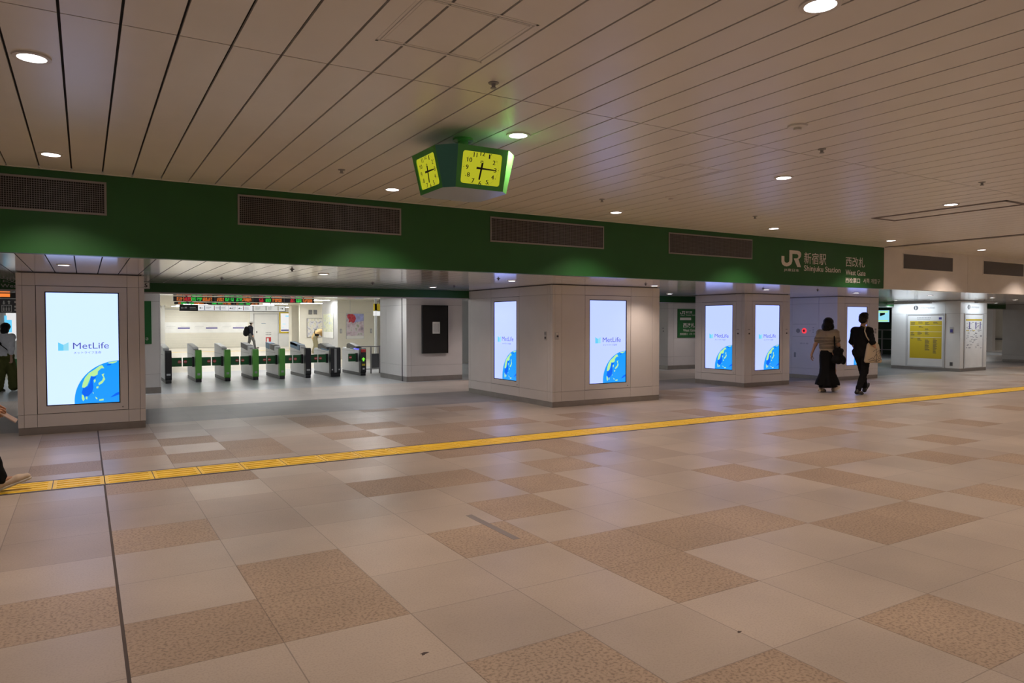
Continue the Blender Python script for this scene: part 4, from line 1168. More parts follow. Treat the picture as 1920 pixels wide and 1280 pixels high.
for x, lb in ((9.80, 'left dark vent opening above the map board'), (10.05, 'right dark vent opening above the map board')):
    o = MB().box(x, x + 0.17, 36.26, 36.32, 1.95, 2.18).build('wall_vent', M['dgrey']); tag(o, lb, 'vent')
    sl_ = MB()
    for k in range(5): sl_.box(x + .01, x + .16, 36.25, 36.27, 1.97 + .04 * k, 1.985 + .04 * k)
    sl_.build('slat', M['grey'], o)

# poster pillar
e = empty('poster_pillar', (9.8, 30.1, 0)); tag(e, 'cream pillar with two posters behind the right hand gates', 'pillar', kind='structure')
MB().box(-0.77, 0.80, -1.1, 1.15, 0, ZH).build('core', M['cream'], e)
MB().box(-0.772, -0.768, -1.1, 1.15, 0, ZH).box(-0.25, -0.23, -1.103, -1.099, 1.97, ZH).box(-0.77, 0.8, -1.103, -1.099, 1.965, 1.97).build('seam', M['lgrey'], e)
e = empty('framed_poster', mat=frame(9.38, 29.0, 0.85, '-y')); tag(e, 'poster with red leaves and blue sky on the front of the poster pillar', 'poster')
MB().box(0, 0.77, 0, 1.07, 0, 0.025).build('frame', M['lgrey'], e)
MB().box(0.015, 0.755, 0.13, 1.055, 0.025, 0.027).build('picture', M['post_b'], e)
flat('sky', [(0.3, 0.68), (0.755, 0.76), (0.755, 1.055), (0.3, 1.055)], 0.0285, M['post_sky'], e)
flat('blossom', [(0.04, 0.98), (0.1, 1.04), (0.27, 1.05), (0.38, 0.98), (0.42, 0.86), (0.38, 0.74), (0.3, 0.66), (0.22, 0.72), (0.1, 0.68), (0.12, 0.82), (0.05, 0.9)], 0.030, M['post_red'], e)
MB().box(0.015, 0.755, 0.015, 0.13, 0.025, 0.027).build('caption_band', M['paper'], e)
e = empty('framed_poster', mat=frame(9.03, 31.0, 0.86, '-x')); tag(e, 'pale flower poster on the bright left side of the poster pillar', 'poster')
MB().box(0, 1.45, 0, 1.09, 0, 0.025).build('frame', M['lgrey'], e)
MB().box(0.03, 1.42, 0.28, 1.06, 0.025, 0.027).build('picture', M['post_a'], e)
MB().box(0.03, 1.42, 0.03, 0.28, 0.025, 0.027).build('caption_band', M['paper'], e)
for x, lb in ((9.12, 'small steel plate left of the red leaf poster'), (10.43, 'small steel plate right of the red leaf poster')):
    o = MB().box(x, x + 0.085, 28.985, 29.0, 1.09, 1.28).build('wall_plate', M['grey']); tag(o, lb, 'plate')
    MB().box(x + .02, x + .065, 28.98, 28.985, 1.12, 1.25).build('insert', M['lgrey'], o)
# things right of the poster pillar
o = MB().box(9.55, 9.63, 26.0, 26.08, 0, ZH).build('column.001', M['lgrey']); tag(o, 'slim grey green post at the right of the poster pillar', 'post', kind='structure')
e = empty('hanging_sign', mat=frame(9.5, 26, 1.80, '-y')); tag(e, 'yellow sign over a white lit sign beside the poster pillar', 'sign')
MB().box(0, 0.5, 0.2, 0.46, -0.05, 0).build('yellow_panel', M['yellow'], e); MB().box(0, 0.5, 0.0, 0.17, -0.05, 0).build('lit_panel', M['litwhite'], e)
MB().box(0.23, 0.26, 0.46, ZH - 1.8, -0.04, -0.02).build('hanger', M['dgrey'], e)
o = MB().box(10.6, 22, 31, 31.2, 0, ZH).build('wall_back.002', M['cream']); tag(o, 'cream back wall of the hall right of the poster pillar', 'wall', kind='structure')
o = MB().box(11.2, 13.4, 24.2, 24.4, 0, ZH).build('wall_back.003', M['lgrey']); tag(o, 'pale grey wall seen between the black screen wall and the middle pillar', 'wall', kind='structure')
# yellow strip in the hall
o = MB().box(3.8, 10, 40.1, 40.45, 0, 0.004).build('tactile_paving', M['tactile']); tag(o, 'pale yellow tactile strip on the hall floor beyond the gates', 'tactile paving')

# hall ceiling lights
hx = [(x, y) for y in (22.0, 25.5, 29.5, 33.5, 36.5, 39.5, 42.5, 45.0) for x in (4.9, 8.2)] + [(11.0, 44.5), (10.8, 41.5), (9.6, 34.6)] + [(-2.2, 22.5), (1.5, 22.5), (13.5, 27), (17.5, 23), (12.5, 33.5)]
pm = MB().box(-0.6, 0.6, -0.15, 0.15, -0.02, 0.0).build('diffuser', M['tube']); pd_ = pm.data; bpy.data.objects.remove(pm)
fmh = MB().box(-0.63, 0.63, -0.18, 0.18, -0.012, 0.0).build('housing', M['hwhite']); fd_ = fmh.data; bpy.data.objects.remove(fmh)
for k, (x, y) in enumerate(hx):
    e = empty('ceiling_light', (x, y, ZH)); tag(e, 'long white ceiling light panel in the hall behind the gates', 'ceiling light', 'ceiling lights in the hall')
    for nm, me in (('diffuser', pd_), ('housing', fd_)):
        o = bpy.data.objects.new(nm, me); COL.objects.link(o); o.parent = e
        if y > 36: o.scale = (0.95, 0.95, 1)
for x, y, lb in ((4.2, 18.55, 'short ceiling light over the gate approach, second from the left near the gates'), (1.9, 17.3, 'added fill light over the gate approach, leftmost one near the gates'),
                 (6.3, 17.3, 'added fill light over the gate approach beside the white wall block'), (2.6, 15.6, 'added fill light over the gate approach, left one behind the green beam'),
                 (5.6, 15.6, 'added fill light over the gate approach, right one behind the green beam'), (-2.2, 16.5, 'added fill light behind the leftmost pillar'),
                 (12.0, 15.6, 'added fill light behind the wide middle pillar'), (16.6, 15.4, 'added fill light before the far green sign wall'), (28.5, 16.0, 'added fill light behind the grey pillar at the right'), (38.0, 18.0, 'added fill light in the far right gap')):
    e = empty('ceiling_light', (x, y, ZS)); tag(e, lb, 'ceiling light')  # all but the one closest to the gates are added to brighten
    k = 0.25 if y == 18.55 else 0.62 if x < 8 else 0.34 if x < 20 else 0.75
    for nm, me in (('diffuser', pd_), ('housing', fd_)):
        o = bpy.data.objects.new(nm, me); COL.objects.link(o); o.parent = e
        o.scale = (k, k, 1)

# ------------------------------------------------------------------ left opening
o = MB().box(-8, 1.14, 26.0, 26.2, 0, ZH).build('wall_back.004', M['lgrey']); tag(o, 'grey wall far behind the leftmost pillar', 'wall', kind='structure')
o = MB().box(-4.5, -1.0, 25.94, 26.0, 0.12, 0.45).build('trim_5', M['sgreen']); tag(o, 'dark green skirting panel behind the person in a white shirt', 'trim', kind='structure')
e = empty('lit_poster', mat=frame(-2.0, 26, 1.0, '-y')); tag(e, 'white and blue poster behind the person in a white shirt', 'poster')
MB().box(0, 0.7, 0, 0.85, 0, 0.03).build('panel', M['litwhite'], e); MB().box(-0.04, 0.02, 0.15, 0.75, 0.03, 0.033).box(0.02, 0.14, 0.25, 0.62, 0.03, 0.033).build('picture', M['logo1'], e)
e = empty('departure_board', mat=frame(-2.4, 20.6, 2.12, '-y')); tag(e, 'small orange departure board at the left edge of the photo', 'departure board')
MB().box(0, 1.3, 0, 0.13, -0.1, 0).build('housing', M['black'], e); MB().box(0.3, 0.90, 0.03, 0.11, 0, 0.003).build('led_text', M['led_o'], e)
e = empty('elevator_sign', mat=frame(-2.4, 20.6, 1.77, '-y')); tag(e, 'dark sign with an elevator pictogram at the left edge of the photo', 'sign')
MB().box(0, 1.3, 0, 0.33, -0.1, 0).build('panel', M['dgrey'], e, 0.004)
pg = MB(); a = 0.73
pg.box(a, a + .20, .02, .035, 0, .003).box(a, a + .20, .175, .19, 0, .003).box(a, a + .015, .035, .175, 0, .003).box(a + .185, a + .2, .035, .175, 0, .003)
for k in range(3):
    pg.box(a + .03 + .05 * k, a + .06 + .05 * k, .05, .12, 0, .003).lathe([(.014, 0), (.014, .003)], c=(a + .045 + .05 * k, .14, 0), n=10)
pg.box(a + .035, a + .06, .225, .29, 0, .003).prism([(a + .0475, .20), (a + .015, .24), (a + .08, .24)], 0, .003)
pg.box(a + .135, a + .16, .21, .27, 0, .003).prism([(a + .1475, .30), (a + .115, .26), (a + .18, .26)], 0, .003)
for v in (.24, .13, .05): pg.box(a + .25, a + .36, v, v + .045, 0, .003)
pg.build('pictogram', M['paper'], e)

# ------------------------------------------------------------------ far right background
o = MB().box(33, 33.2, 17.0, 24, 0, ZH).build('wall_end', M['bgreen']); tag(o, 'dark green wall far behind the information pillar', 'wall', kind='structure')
e = empty('wall_monitor', mat=frame(32.9, 20.45, 1.54, '-x')); tag(e, 'small lit screen with yellow graphics left of the information pillar', 'monitor')
MB().box(0, 0.78, 0, 0.6, -0.06, 0).build('housing', M['black'], e); MB().box(0.02, 0.76, 0.02, 0.58, 0, 0.003).build('screen', M['logo2'], e)
pr = MB().box(.02, .7, .47, .54, .003, .005).box(.02, .7, .05, .11, .003, .005).build('graphic', M['gland'], e)
pr = MB().prism([(.3, .3), (.55, .38), (.55, .46), (.3, .46)], .003, .005).build('graphic', M['ink'], e)
e = empty('hand_rail', (32.2, 19.2, 0)); tag(e, 'grey railing in the dark gap left of the information pillar', 'railing')
for y in (-0.6, -0.1, 0.4, 0.9): MB().box(-0.025, 0.025, y - 0.025, y + 0.025, 0, 1.2).build('post', M['grille'], e)
for z in (0.25, 0.75, 1.17): MB().box(-0.02, 0.02, -0.6, 0.9, z, z + 0.04).build('rail', M['grille'], e)
o = MB().box(43, 43.2, 12, 26, 0, ZH).build('wall_end.001', M['cream']); tag(o, 'dim cream wall in the gap right of the information pillar', 'wall', kind='structure')
o = MB().box(42.9, 43.0, 14, 25, 0.60, 0.66).build('trim_6', M['dgrey']); tag(o, 'dark handrail line on the dim wall in the right gap', 'trim', kind='structure')
for y, lb in ((19.9, 'left pale column in the gap right of the information pillar'), (19.2, 'right pale column in the gap right of the information pillar')):
    o = MB().box(41.6, 41.9, y, y + 0.28, 0, ZH).build('column.002', M['wfascia']); tag(o, lb, 'column', kind='structure')
# ------------------------------------------------------------------ people: smooth bodies grown from blended tapered limbs
V3 = lambda *a: np.array(a, float)
def d_cone(P, a, b, ra, rb):
    a, b = np.asarray(a, float), np.asarray(b, float)
    ba = b - a; L = max(1e-9, ba @ ba)
    t = np.clip(((P - a) @ ba) / L, 0, 1)
    return np.linalg.norm(P - a - t[..., None] * ba, axis=-1) - (ra + (rb - ra) * t)
def d_ell(P, c, r, R=None):
    q = P - np.asarray(c, float)
    if R is not None: q = q @ np.asarray(R)
    r = np.asarray(r, float)
    k0 = np.linalg.norm(q / r, axis=-1); k1 = np.linalg.norm(q / (r * r), axis=-1)
    return k0 * (k0 - 1) / np.maximum(k1, 1e-9)
def smin(a, b, k):
    h = np.clip(0.5 + 0.5 * (b - a) / k, 0, 1)
    return b * (1 - h) + a * h - k * h * (1 - h)
def sdf(P, prims, k):
    d = None
    for p in prims:
        if p[0] == 'c': e = d_cone(P, *p[1:5])
        elif p[0] == 'e': e = d_ell(P, *p[1:])
        d = e if d is None else smin(d, e, k)
    return d
def bounds(prims):
    lo, hi = np.full(3, 1e9), np.full(3, -1e9)
    for p in prims:
        if p[0] == 'c':
            for q, r in ((p[1], p[3]), (p[2], p[4])): lo = np.minimum(lo, np.asarray(q) - r); hi = np.maximum(hi, np.asarray(q) + r)
        else:
            r = max(p[2]); lo = np.minimum(lo, np.asarray(p[1]) - r); hi = np.maximum(hi, np.asarray(p[1]) + r)
    return lo, hi
def surf(prims, h, k=0.03, cuts=(), minus=(), dent=None):
    """surface nets over the blended distance field; cuts = [(point, normal)] keep the side against the normal"""
    lo, hi = bounds(prims); lo = lo - 3 * h; hi = hi + 3 * h
    n = np.ceil((hi - lo) / h).astype(int) + 1
    ax = [lo[i] + h * np.arange(n[i]) for i in range(3)]
    P = np.stack(np.meshgrid(*ax, indexing='ij'), -1)
    D = sdf(P, prims, k)
    for c, nn in cuts: D = np.maximum(D, (P - np.asarray(c, float)) @ np.asarray(nn, float))
    if minus: D = np.maximum(D, -sdf(P, minus, 0.01))
    if dent is not None: D = D + dent(P)
    ins = D < 0
    c = np.zeros(tuple(n - 1)); cnt = np.zeros(tuple(n - 1)); acc = np.zeros(tuple(n - 1) + (3,))
    offs = [(i, j, l) for i in (0, 1) for j in (0, 1) for l in (0, 1)]
    def cor(A, o): return A[o[0]:n[0] - 1 + o[0], o[1]:n[1] - 1 + o[1], o[2]:n[2] - 1 + o[2]]
    for o in offs:
        for a in range(3):
            if o[a]: continue
            o2 = list(o); o2[a] = 1
            A, B = cor(D, o), cor(D, o2)
            m = (A < 0) != (B < 0)
            t = np.where(m, A / np.where(m, A - B, 1), 0)
            cnt += m
            for ax_ in range(3):
                acc[..., ax_] += np.where(m, o[ax_] + (t if ax_ == a else 0), 0)
    act = cnt > 0
    idx = -np.ones(act.shape, int); idx[act] = np.arange(act.sum())
    ijk = np.argwhere(act)
    verts = lo + h * (ijk + acc[act] / cnt[act][:, None])
    faces = []
    for a in range(3):
        b, c_ = (a + 1) % 3, (a + 2) % 3
        sl0 = [slice(None)] * 3; sl1 = [slice(None)] * 3
        sl0[a] = slice(0, n[a] - 1); sl1[a] = slice(1, n[a])
        for q in (b, c_): sl0[q] = sl1[q] = slice(1, n[q] - 1)
        A, B = ins[tuple(sl0)], ins[tuple(sl1)]
        for pos, flip in ((A & ~B, False), (~A & B, True)):
            w = np.argwhere(pos)
            if not len(w): continue
            base = w.copy(); base[:, b] += 1; base[:, c_] += 1
            def ix(db, dc):
                q = base.copy(); q[:, b] += db; q[:, c_] += dc
                return idx[q[:, 0], q[:, 1], q[:, 2]]
            f = np.stack([ix(-1, -1), ix(0, -1), ix(0, 0), ix(-1, 0)], 1)
            faces.append(f[:, ::-1] if flip else f)
    return verts, np.concatenate(faces)
def surf_obj(name, parts, m, parent):
    """parts = [(verts, faces)] joined into one smooth mesh"""
    vs, fs, b = [], [], 0
    for v, f in parts: vs.append(v); fs.append(f + b); b += len(v)
    me = bpy.data.meshes.new(name)
    me.from_pydata(np.concatenate(vs).tolist(), [], np.concatenate(fs).tolist())
    me.materials.append(m); me.polygons.foreach_set('use_smooth', [True] * len(me.polygons)); me.update()
    o = bpy.data.objects.new(name, me); COL.objects.link(o); o.parent = parent
    return o
def unit(v): return v / max(1e-9, np.linalg.norm(v))
def hand(wr, d, palm, side, s=1.0, curl=0.6, grip=None):
    """finger cones; d = direction of the fingers, palm = the way the palm looks, side = +1 if the thumb lies along d x palm"""
    d, palm = unit(np.asarray(d, float)), np.asarray(palm, float); palm = unit(palm - (palm @ d) * d)
    t = np.cross(d, palm) * side; wr = np.asarray(wr, float)
    pr = [('c', wr, wr + d * .03 * s, .024 * s, .026 * s)]
    k0 = wr + d * .092 * s
    for q, (o, L) in enumerate(((.030, .070), (.010, .080), (-.011, .074), (-.031, .058))):
        b = k0 + t * o * s - d * abs(o) * .15
        pr.append(('c', wr + d * .022 * s + t * o * .55 * s, b, .0125 * s, .0105 * s))
        dd, p = d.copy(), b
        for z, fr in enumerate((.45, .31, .24)):
            a = curl * (0.55 if z == 0 else 0.8) + .06 * q
            dd = unit(dd * math.cos(a) + palm * math.sin(a)) if z else unit(d * math.cos(a) + palm * math.sin(a))
            if z: pass
            p2 = p + dd * L * fr * s
            pr.append(('c', p, p2, (.0092 - .0009 * z) * s, (.0085 - .0011 * z) * s)); p = p2
            ax = np.cross(d, palm)
            nd = dd * math.cos(a) + np.cross(ax, dd) * math.sin(a) * 1.0
            dd = unit(nd)
    b = wr + d * .030 * s + t * .022 * s
    dd = unit(d * .62 + t * .66 + palm * .42)
    p2 = b + dd * .045 * s; pr.append(('c', b, p2, .0135 * s, .0108 * s))
    dd = unit(d * .85 + t * .15 + palm * .5); p3 = p2 + dd * .032 * s; pr.append(('c', p2, p3, .0102 * s, .0088 * s))
    p4 = p3 + unit(dd + palm * .3) * .024 * s; pr.append(('c', p3, p4, .0088 * s, .0072 * s))
    return pr
def lerp(a, b, t): return a + (b - a) * t
def body_prims(J, s, f):
    hx = J['head']; up = J['up']; ri = np.cross(f, up)
    pr = [('c', J['hl'], J['hr'], .095 * s, .095 * s), ('c', lerp(J['hl'], J['hr'], .5), J['waist'], .105 * s, .098 * s),
          ('c', J['waist'], J['chest'], .100 * s, .115 * s), ('c', J['waist'] + ri * .03 * s, lerp(J['chest'], J['sr'], .55), .08 * s, .085 * s), ('c', J['waist'] - ri * .03 * s, lerp(J['chest'], J['sl'], .55), .08 * s, .085 * s),
          ('c', J['sl'], J['sr'], .058 * s, .058 * s), ('c', lerp(J['sl'], J['sr'], .5), hx - up * .06 * s, .058 * s, .050 * s)]
    for q in 'lr':
        pr += [('c', J['s' + q], J['e' + q], .046 * s, .038 * s), ('c', J['e' + q], J['w' + q], .038 * s, .025 * s),
               ('c', J['h' + q], J['k' + q], .082 * s, .054 * s), ('c', J['k' + q], lerp(J['k' + q], J['a' + q], .3), .052 * s, .052 * s), ('c', lerp(J['k' + q], J['a' + q], .3), J['a' + q], .052 * s, .034 * s),
               ('c', J['a' + q], J['t' + q], .036 * s, .026 * s)]
    return pr
def head_prims(J, s):
    c, f, up = J['head'], J['look'], J['up']; ri = np.cross(f, up)
    R = np.stack([ri, f, up], 1)
    pr = [('e', c + up * .035 * s, (.074 * s, .092 * s, .092 * s), R), ('e', c + f * .022 * s - up * .045 * s, (.056 * s, .066 * s, .072 * s), R),
          ('c', c + f * .088 * s + up * .015 * s, c + f * .104 * s - up * .018 * s, .008 * s, .013 * s)]
    for q in (-1, 1): pr.append(('e', c + ri * q * .076 * s - f * .005 * s - up * .01 * s, (.010 * s, .020 * s, .031 * s), R))
    return pr
def person(name, label, loc, az, H, J, parts_cfg, hres=0.012):
    """J: joints as fractions of the height in local axes (x right, y forward, z up); az: compass heading clockwise from +y"""
    e = empty(name, loc, rz=-math.radians(az)); tag(e, label, 'person')
    s = H / 1.7
    f = V3(0, 1, 0)
    J = {k: (np.asarray(v, float) * (H if k not in ('look', 'up') else 1)) for k, v in J.items()}
    J['look'] = unit(J.get('look', f)); J['up'] = unit(J.get('up', V3(0, 0, 1)))
    body = [surf(body_prims(J, s, f), hres, .035 * s), surf(head_prims(J, s), .007, .016 * s)]
    for q in 'lr':
        hd = parts_cfg.get('hand_' + q)
        if hd: body.append(surf(hand(J['w' + q], hd[0], hd[1], hd[2], s * 1.02, hd[3]), hd[4] if len(hd) > 4 else .0045, .006))
    surf_obj('body', body, parts_cfg.get('skin', M['skin']), e)
    c, up, lk = J['head'], J['up'], J['look']; ri = np.cross(lk, up)
    for q in (-1, 1):
        surf_obj('eye', [surf([('e', c + lk * .082 * s + ri * q * .031 * s + up * .012 * s, (.013 * s, .009 * s, .007 * s), np.stack([ri, lk, up], 1))], .003, .004)], M['eye'], e)
    surf_obj('mouth', [surf([('e', c + lk * .086 * s - up * .055 * s, (.022 * s, .008 * s, .007 * s), np.stack([ri, lk, up], 1))], .003, .004)], M['lip'], e)
    return e, J, s
def shirt(J, s, e, m, sleeve=0.55, inf=.016, hem=None, name='shirt', long_=False, loose=0.0, extra=()):
    f = V3(0, 1, 0); up = J['up']; ri = np.cross(f, up); i = inf * s
    mid = lerp(J['hl'], J['hr'], .5)
    pr = [('c', mid, J['waist'], (.118 + loose) * s + i, (.105 + loose) * s + i), ('c', J['waist'], J['chest'], (.102 + loose) * s + i, .117 * s + i),
          ('c', J['waist'] + ri * .04 * s, lerp(J['chest'], J['sr'], .55), (.085 + loose) * s + i, .087 * s + i), ('c', J['waist'] - ri * .04 * s, lerp(J['chest'], J['sl'], .55), (.085 + loose) * s + i, .087 * s + i),
          ('c', J['sl'], J['sr'], .06 * s + i, .06 * s + i), ('c', mid + ri * .05 * s, J['waist'] + ri * .04 * s, .085 * s + i, (.085 + loose) * s + i), ('c', mid - ri * .05 * s, J['waist'] - ri * .04 * s, .085 * s + i, (.085 + loose) * s + i),
          ('c', lerp(J['sl'], J['sr'], .5), lerp(J['sl'], J['sr'], .5) + up * .045 * s, .07 * s, .055 * s)]
    for q in 'lr':
        pr.append(('c', J['s' + q], lerp(J['s' + q], J['e' + q], min(1, sleeve)), .050 * s + i, .046 * s + i))
        if sleeve > 1: pr.append(('c', J['e' + q], lerp(J['e' + q], J['w' + q], sleeve - 1), .044 * s + i, .033 * s + i))
    pr += list(extra)
    cuts = []
    if hem is not None: cuts = [(V3(0, 0, hem), V3(0, 0, -1))]
    def wr(P): return .0035 * np.sin(P[..., 2] * 55 + 6 * np.sin(P[..., 0] * 14) + P[..., 1] * 20)
    return surf_obj(name, [surf(pr, .010, .035 * s, cuts, dent=wr)], m, e)
def trousers(J, s, e, m, inf=.013, hem=.045, wide=0.0, top=None):
    i = inf * s; pr = [('c', J['hl'], J['hr'], .10 * s + i, .10 * s + i), ('c', lerp(J['hl'], J['hr'], .5), lerp(lerp(J['hl'], J['hr'], .5), J['waist'], .45), .108 * s + i, .104 * s + i)]
    for q in 'lr':
        a = lerp(J['a' + q], J['k' + q], hem)
        pr += [('c', J['h' + q], J['k' + q], .086 * s + i, .056 * s + i + wide * .6), ('c', J['k' + q], a, .055 * s + i + wide * .6, .040 * s + i + wide)]
    def wr(P): return .003 * np.sin(P[..., 2] * 70 + 5 * np.sin(P[..., 1] * 18))
    return surf_obj('trousers', [surf(pr, .010, .025 * s, dent=wr)], m, e)
def shoes(J, s, e, m, sole=True):
    for q in 'lr':
        a, t = J['a' + q], J['t' + q]; d = unit(t - a); n = unit(J['a' + q] - J['t' + q] + V3(0, 0, .001))
        fw = unit(V3(t[0] - a[0], t[1] - a[1], (t[2] - a[2]) + .045 * s)); up = unit(V3(0, 0, 1) - fw[2] * fw); ri = np.cross(fw, up)
        heel = a - up * .05 * s - fw * .035 * s; ball = heel + fw * .17 * s; toe = heel + fw * .235 * s
        pr = [('c', heel + up * .012 * s, ball + up * .006 * s, .040 * s, .040 * s), ('c', ball + up * .006 * s, toe, .040 * s, .030 * s), ('c', heel + up * .02 * s, a + up * .012 * s, .040 * s, .044 * s)]
        o = surf_obj('shoe', [surf(pr, .007, .02 * s, [(heel - up * .028 * s, -up)])], m, e)
        if sole:
            ps = [('c', heel - up * .026 * s, ball - up * .026 * s, .042 * s, .044 * s), ('c', ball - up * .026 * s, toe - up * .022 * s, .044 * s, .033 * s)]
            surf_obj('sole', [surf(ps, .006, .01, [(heel - up * .036 * s, -up), (heel - up * .014 * s, up)])], M['sole'], o)
def hair_cap(J, s, e, prims, minus=(), cuts=(), m='hair'):
    return surf_obj('hair', [surf(prims, .007, .02 * s, cuts, minus, dent=lambda P: .0025 * np.sin(P[..., 0] * 110 + 9 * np.sin(P[..., 2] * 25)))], M[m], e)
def walk_pose(stride=.15, arm=.07, lead='r', head_z=.935):
    """right leg forward by stride, heel landing; left leg behind, flat; fractions of the height"""
    d = dict(hl=(-.052, 0, .525), hr=(.052, .0, .525), waist=(0, .005, .63), chest=(0, .0, .735), sl=(-.105, -.01, .805), sr=(.105, .0, .805),
                el=(-.135, -.02 + arm * .3, .645), wl=(-.14, arm, .50), er=(.135, -.04 - arm * .3, .645), wr=(.14, -.02 - arm, .505),
                kl=(-.05, -.03, .285), al=(-.048, -stride, .055), tl=(-.05, -stride + .085, .022),
                kr=(.05, stride * .75, .295), ar=(.048, stride, .062), tr=(.05, stride + .075, .055), head=(0, .02, head_z))
    if lead == 'l':
        for j in 'kat':
            a, b = d[j + 'l'], d[j + 'r']
            d[j + 'l'], d[j + 'r'] = (a[0],) + b[1:], (b[0],) + a[1:]
    return d


# woman in the striped tee
J0 = walk_pose(.085, .06)
J0.update(el=(-.150, -.05, .645), wl=(-.175, -.10, .515), er=(.135, .02, .65), wr=(.10, .12, .60), head=(0, .015, .925), look=(.12, 1, 0))
e, J, s = person('person', 'woman in a striped tee and long black skirt walking with a black shoulder bag', (14.10, 9.83, 0), 84, 1.63, J0,
                 dict(hand_l=((-.05, -.12, -1), (.8, .3, 0), -1, .45), hand_r=((-.2, .6, .55), (-.8, 0, .3), -1, 1.0)))
shirt(J, s, e, M['striped'], .62, .024, .885, loose=.035)
sk = MB(); n = 56; vs, fs = [], []
prof = [(.93, .150, 0), (.90, .160, 0), (.82, .178, 0), (.70, .176, .003), (.55, .166, .006), (.42, .170, .012), (.32, .200, .020), (.24, .228, .028), (.165, .240, .034)]
for i, (z, r, w) in enumerate(prof):
    t = i / (len(prof) - 1)
    for k in range(n):
        a = 2 * PI * k / n; rr_ = r * s + w * math.sin(7 * a + 1.1) + w * .5 * math.sin(13 * a)
        vs.append((rr_ * math.cos(a) * .95, rr_ * math.sin(a) * 1.22 + .02 * t, z * 1.0))
for i in range(len(prof) - 1):
    for k in range(n): fs.append((i * n + k, i * n + (k + 1) % n, (i + 1) * n + (k + 1) % n, (i + 1) * n + k))
fs.append(tuple(range(n)))
b = len(vs)
for z, r in ((.30, .165), (.20, .165), (.11, .175)):
    for k in range(n):
        a = 2 * PI * k / n; rr_ = r + .012 * math.sin(9 * a); vs.append((rr_ * math.cos(a) * .85, rr_ * math.sin(a) * 1.5 + .02, z))
for i in range(2):
    for k in range(n): fs.append((b + i * n + k, b + i * n + (k + 1) % n, b + (i + 1) * n + (k + 1) % n, b + (i + 1) * n + k))
o = sk.add(vs, fs).build('skirt', M['cloth_k'], e, smooth=True); o['label'] = 'long flared black skirt'
shoes(J, s, e, M['shoe_b'])
c = J['head']
hair_cap(J, s, e, [('e', c + V3(0, -.012, .045), (.104, .116, .108)), ('e', c + V3(0, -.035, -.06), (.136, .10, .125)), ('c', c + V3(-.075, 0, -.02), c + V3(-.085, .01, -.12), .035, .028), ('c', c + V3(.075, 0, -.02), c + V3(.085, .01, -.12), .035, .028)],
         [('e', c + V3(0, .105, -.05), (.062, .075, .10))], [(c - V3(0, 0, .145), V3(0, 0, -1))])
b0 = empty('shoulder_bag', (14.10, 9.83, 0), rz=-math.radians(84)); tag(b0, 'black slouchy shoulder bag on the right arm of the woman in the striped tee', 'bag')
surf_obj('bag_body', [surf([('c', (.245, -.10, .92), (.245, .10, .92), .065, .065), ('c', (.25, -.13, .74), (.25, .13, .74), .088, .088), ('c', (.245, -.02, .90), (.25, 0, .74), .08, .09), ('c', (.26, .10, .74), (.27, .17, .66), .06, .03)], .010, .05, dent=lambda P: .008 * np.sin(P[..., 1] * 34 + P[..., 2] * 18))], M['cloth_k'], b0)
st = MB(); st.tube([(.225, -.10, .93), (.20, -.085, 1.1), (.175, -.05, 1.29), (.165, 0, 1.375), (.185, .05, 1.29), (.21, .085, 1.1), (.23, .10, .93)], .016, 8)
st.build('strap', M['cloth_k'], b0, smooth=True)

# man in black
J1 = walk_pose(.16, .05, 'l', .93)
J1.update(sl=(-.088, -.01, .792), sr=(.088, 0, .792), tl=(-.045, .225, .085), al=(-.04, .16, .065), ar=(.035, -.16, .055), tr=(.035, -.075, .022), er=(.150, -.045, .65), wr=(.165, .035, .535), el=(-.145, .03, .645), wl=(-.13, .12, .53), head=(.0, .035, .932), look=(.28, 1, -.03), chest=(0, -.005, .735))
e, J, s = person('person', 'man in a black shirt and black trousers walking with a cream tote bag', (14.33, 9.17, 0), 84, 1.73, J1,
                 dict(hand_r=((.0, .35, -1), (-1, 0, 0), 1, .7), hand_l=((0, .4, -.9), (1, 0, 0), -1, .6)))
shirt(J, s, e, M['cloth_k'], .98, .018, .80, loose=.022)
trousers(J, s, e, M['cloth_k'], .014, .10, .004)
shoes(J, s, e, M['shoe_k'], False)
c = J['head']
hair_cap(J, s, e, [('e', c + V3(0, -.012, .05), (.092, .106, .098)), ('e', c + V3(0, -.045, -.015), (.085, .07, .075)), ('e', c + V3(.0, .03, .105), (.08, .075, .05))], [('e', c + V3(.02, .105, -.035), (.085, .072, .085))])
b0 = empty('tote_bag', (14.33, 9.17, 0), rz=-math.radians(84)); tag(b0, 'cream canvas tote with black line drawing on the right shoulder of the man in black', 'bag')
bg = MB()
prof = [(.19, .70), (.20, .74), (.195, 1.05), (.17, 1.16)]
TB = Matrix.Translation((.235, -.03, 0)) @ Matrix.Rotation(math.radians(-38), 4, 'Z') @ Matrix.Translation((-.235, .02, 0))
bg.prism([(-.19, .715), (-.16, .69), (.15, .69), (.18, .715), (.11, 1.08), (.06, 1.14), (-.08, 1.14), (-.13, 1.08)], .20, .27, M=TB @ Matrix(((0, 0, 1, 0), (1, 0, 0, 0), (0, 1, 0, 0), (0, 0, 0, 1))))
bg.build('bag_body', M['canvas'], b0, .025, smooth=True, seg=4)
st = MB()
st.tube([(.225, -.10, 1.13), (.18, -.165, 1.24), (.135, -.165, 1.36), (.115, -.09, 1.455), (.12, .0, 1.47), (.16, .08, 1.36), (.21, .05, 1.13)], .013, 8)
st.build('strap', M['canvas'], b0, smooth=True)
dr = MB()
ink = lambda pts: dr.tube([tuple(TB @ Vector((.274, y, z))) for y, z in pts], .0050, 5)
ink([(-.02, .93), (.06, .99), (.04, .90), (.12, .97), (.10, .88)])
ink([(.0, .80), (.05, .89), (.09, .80), (.14, .88), (.13, .78)])
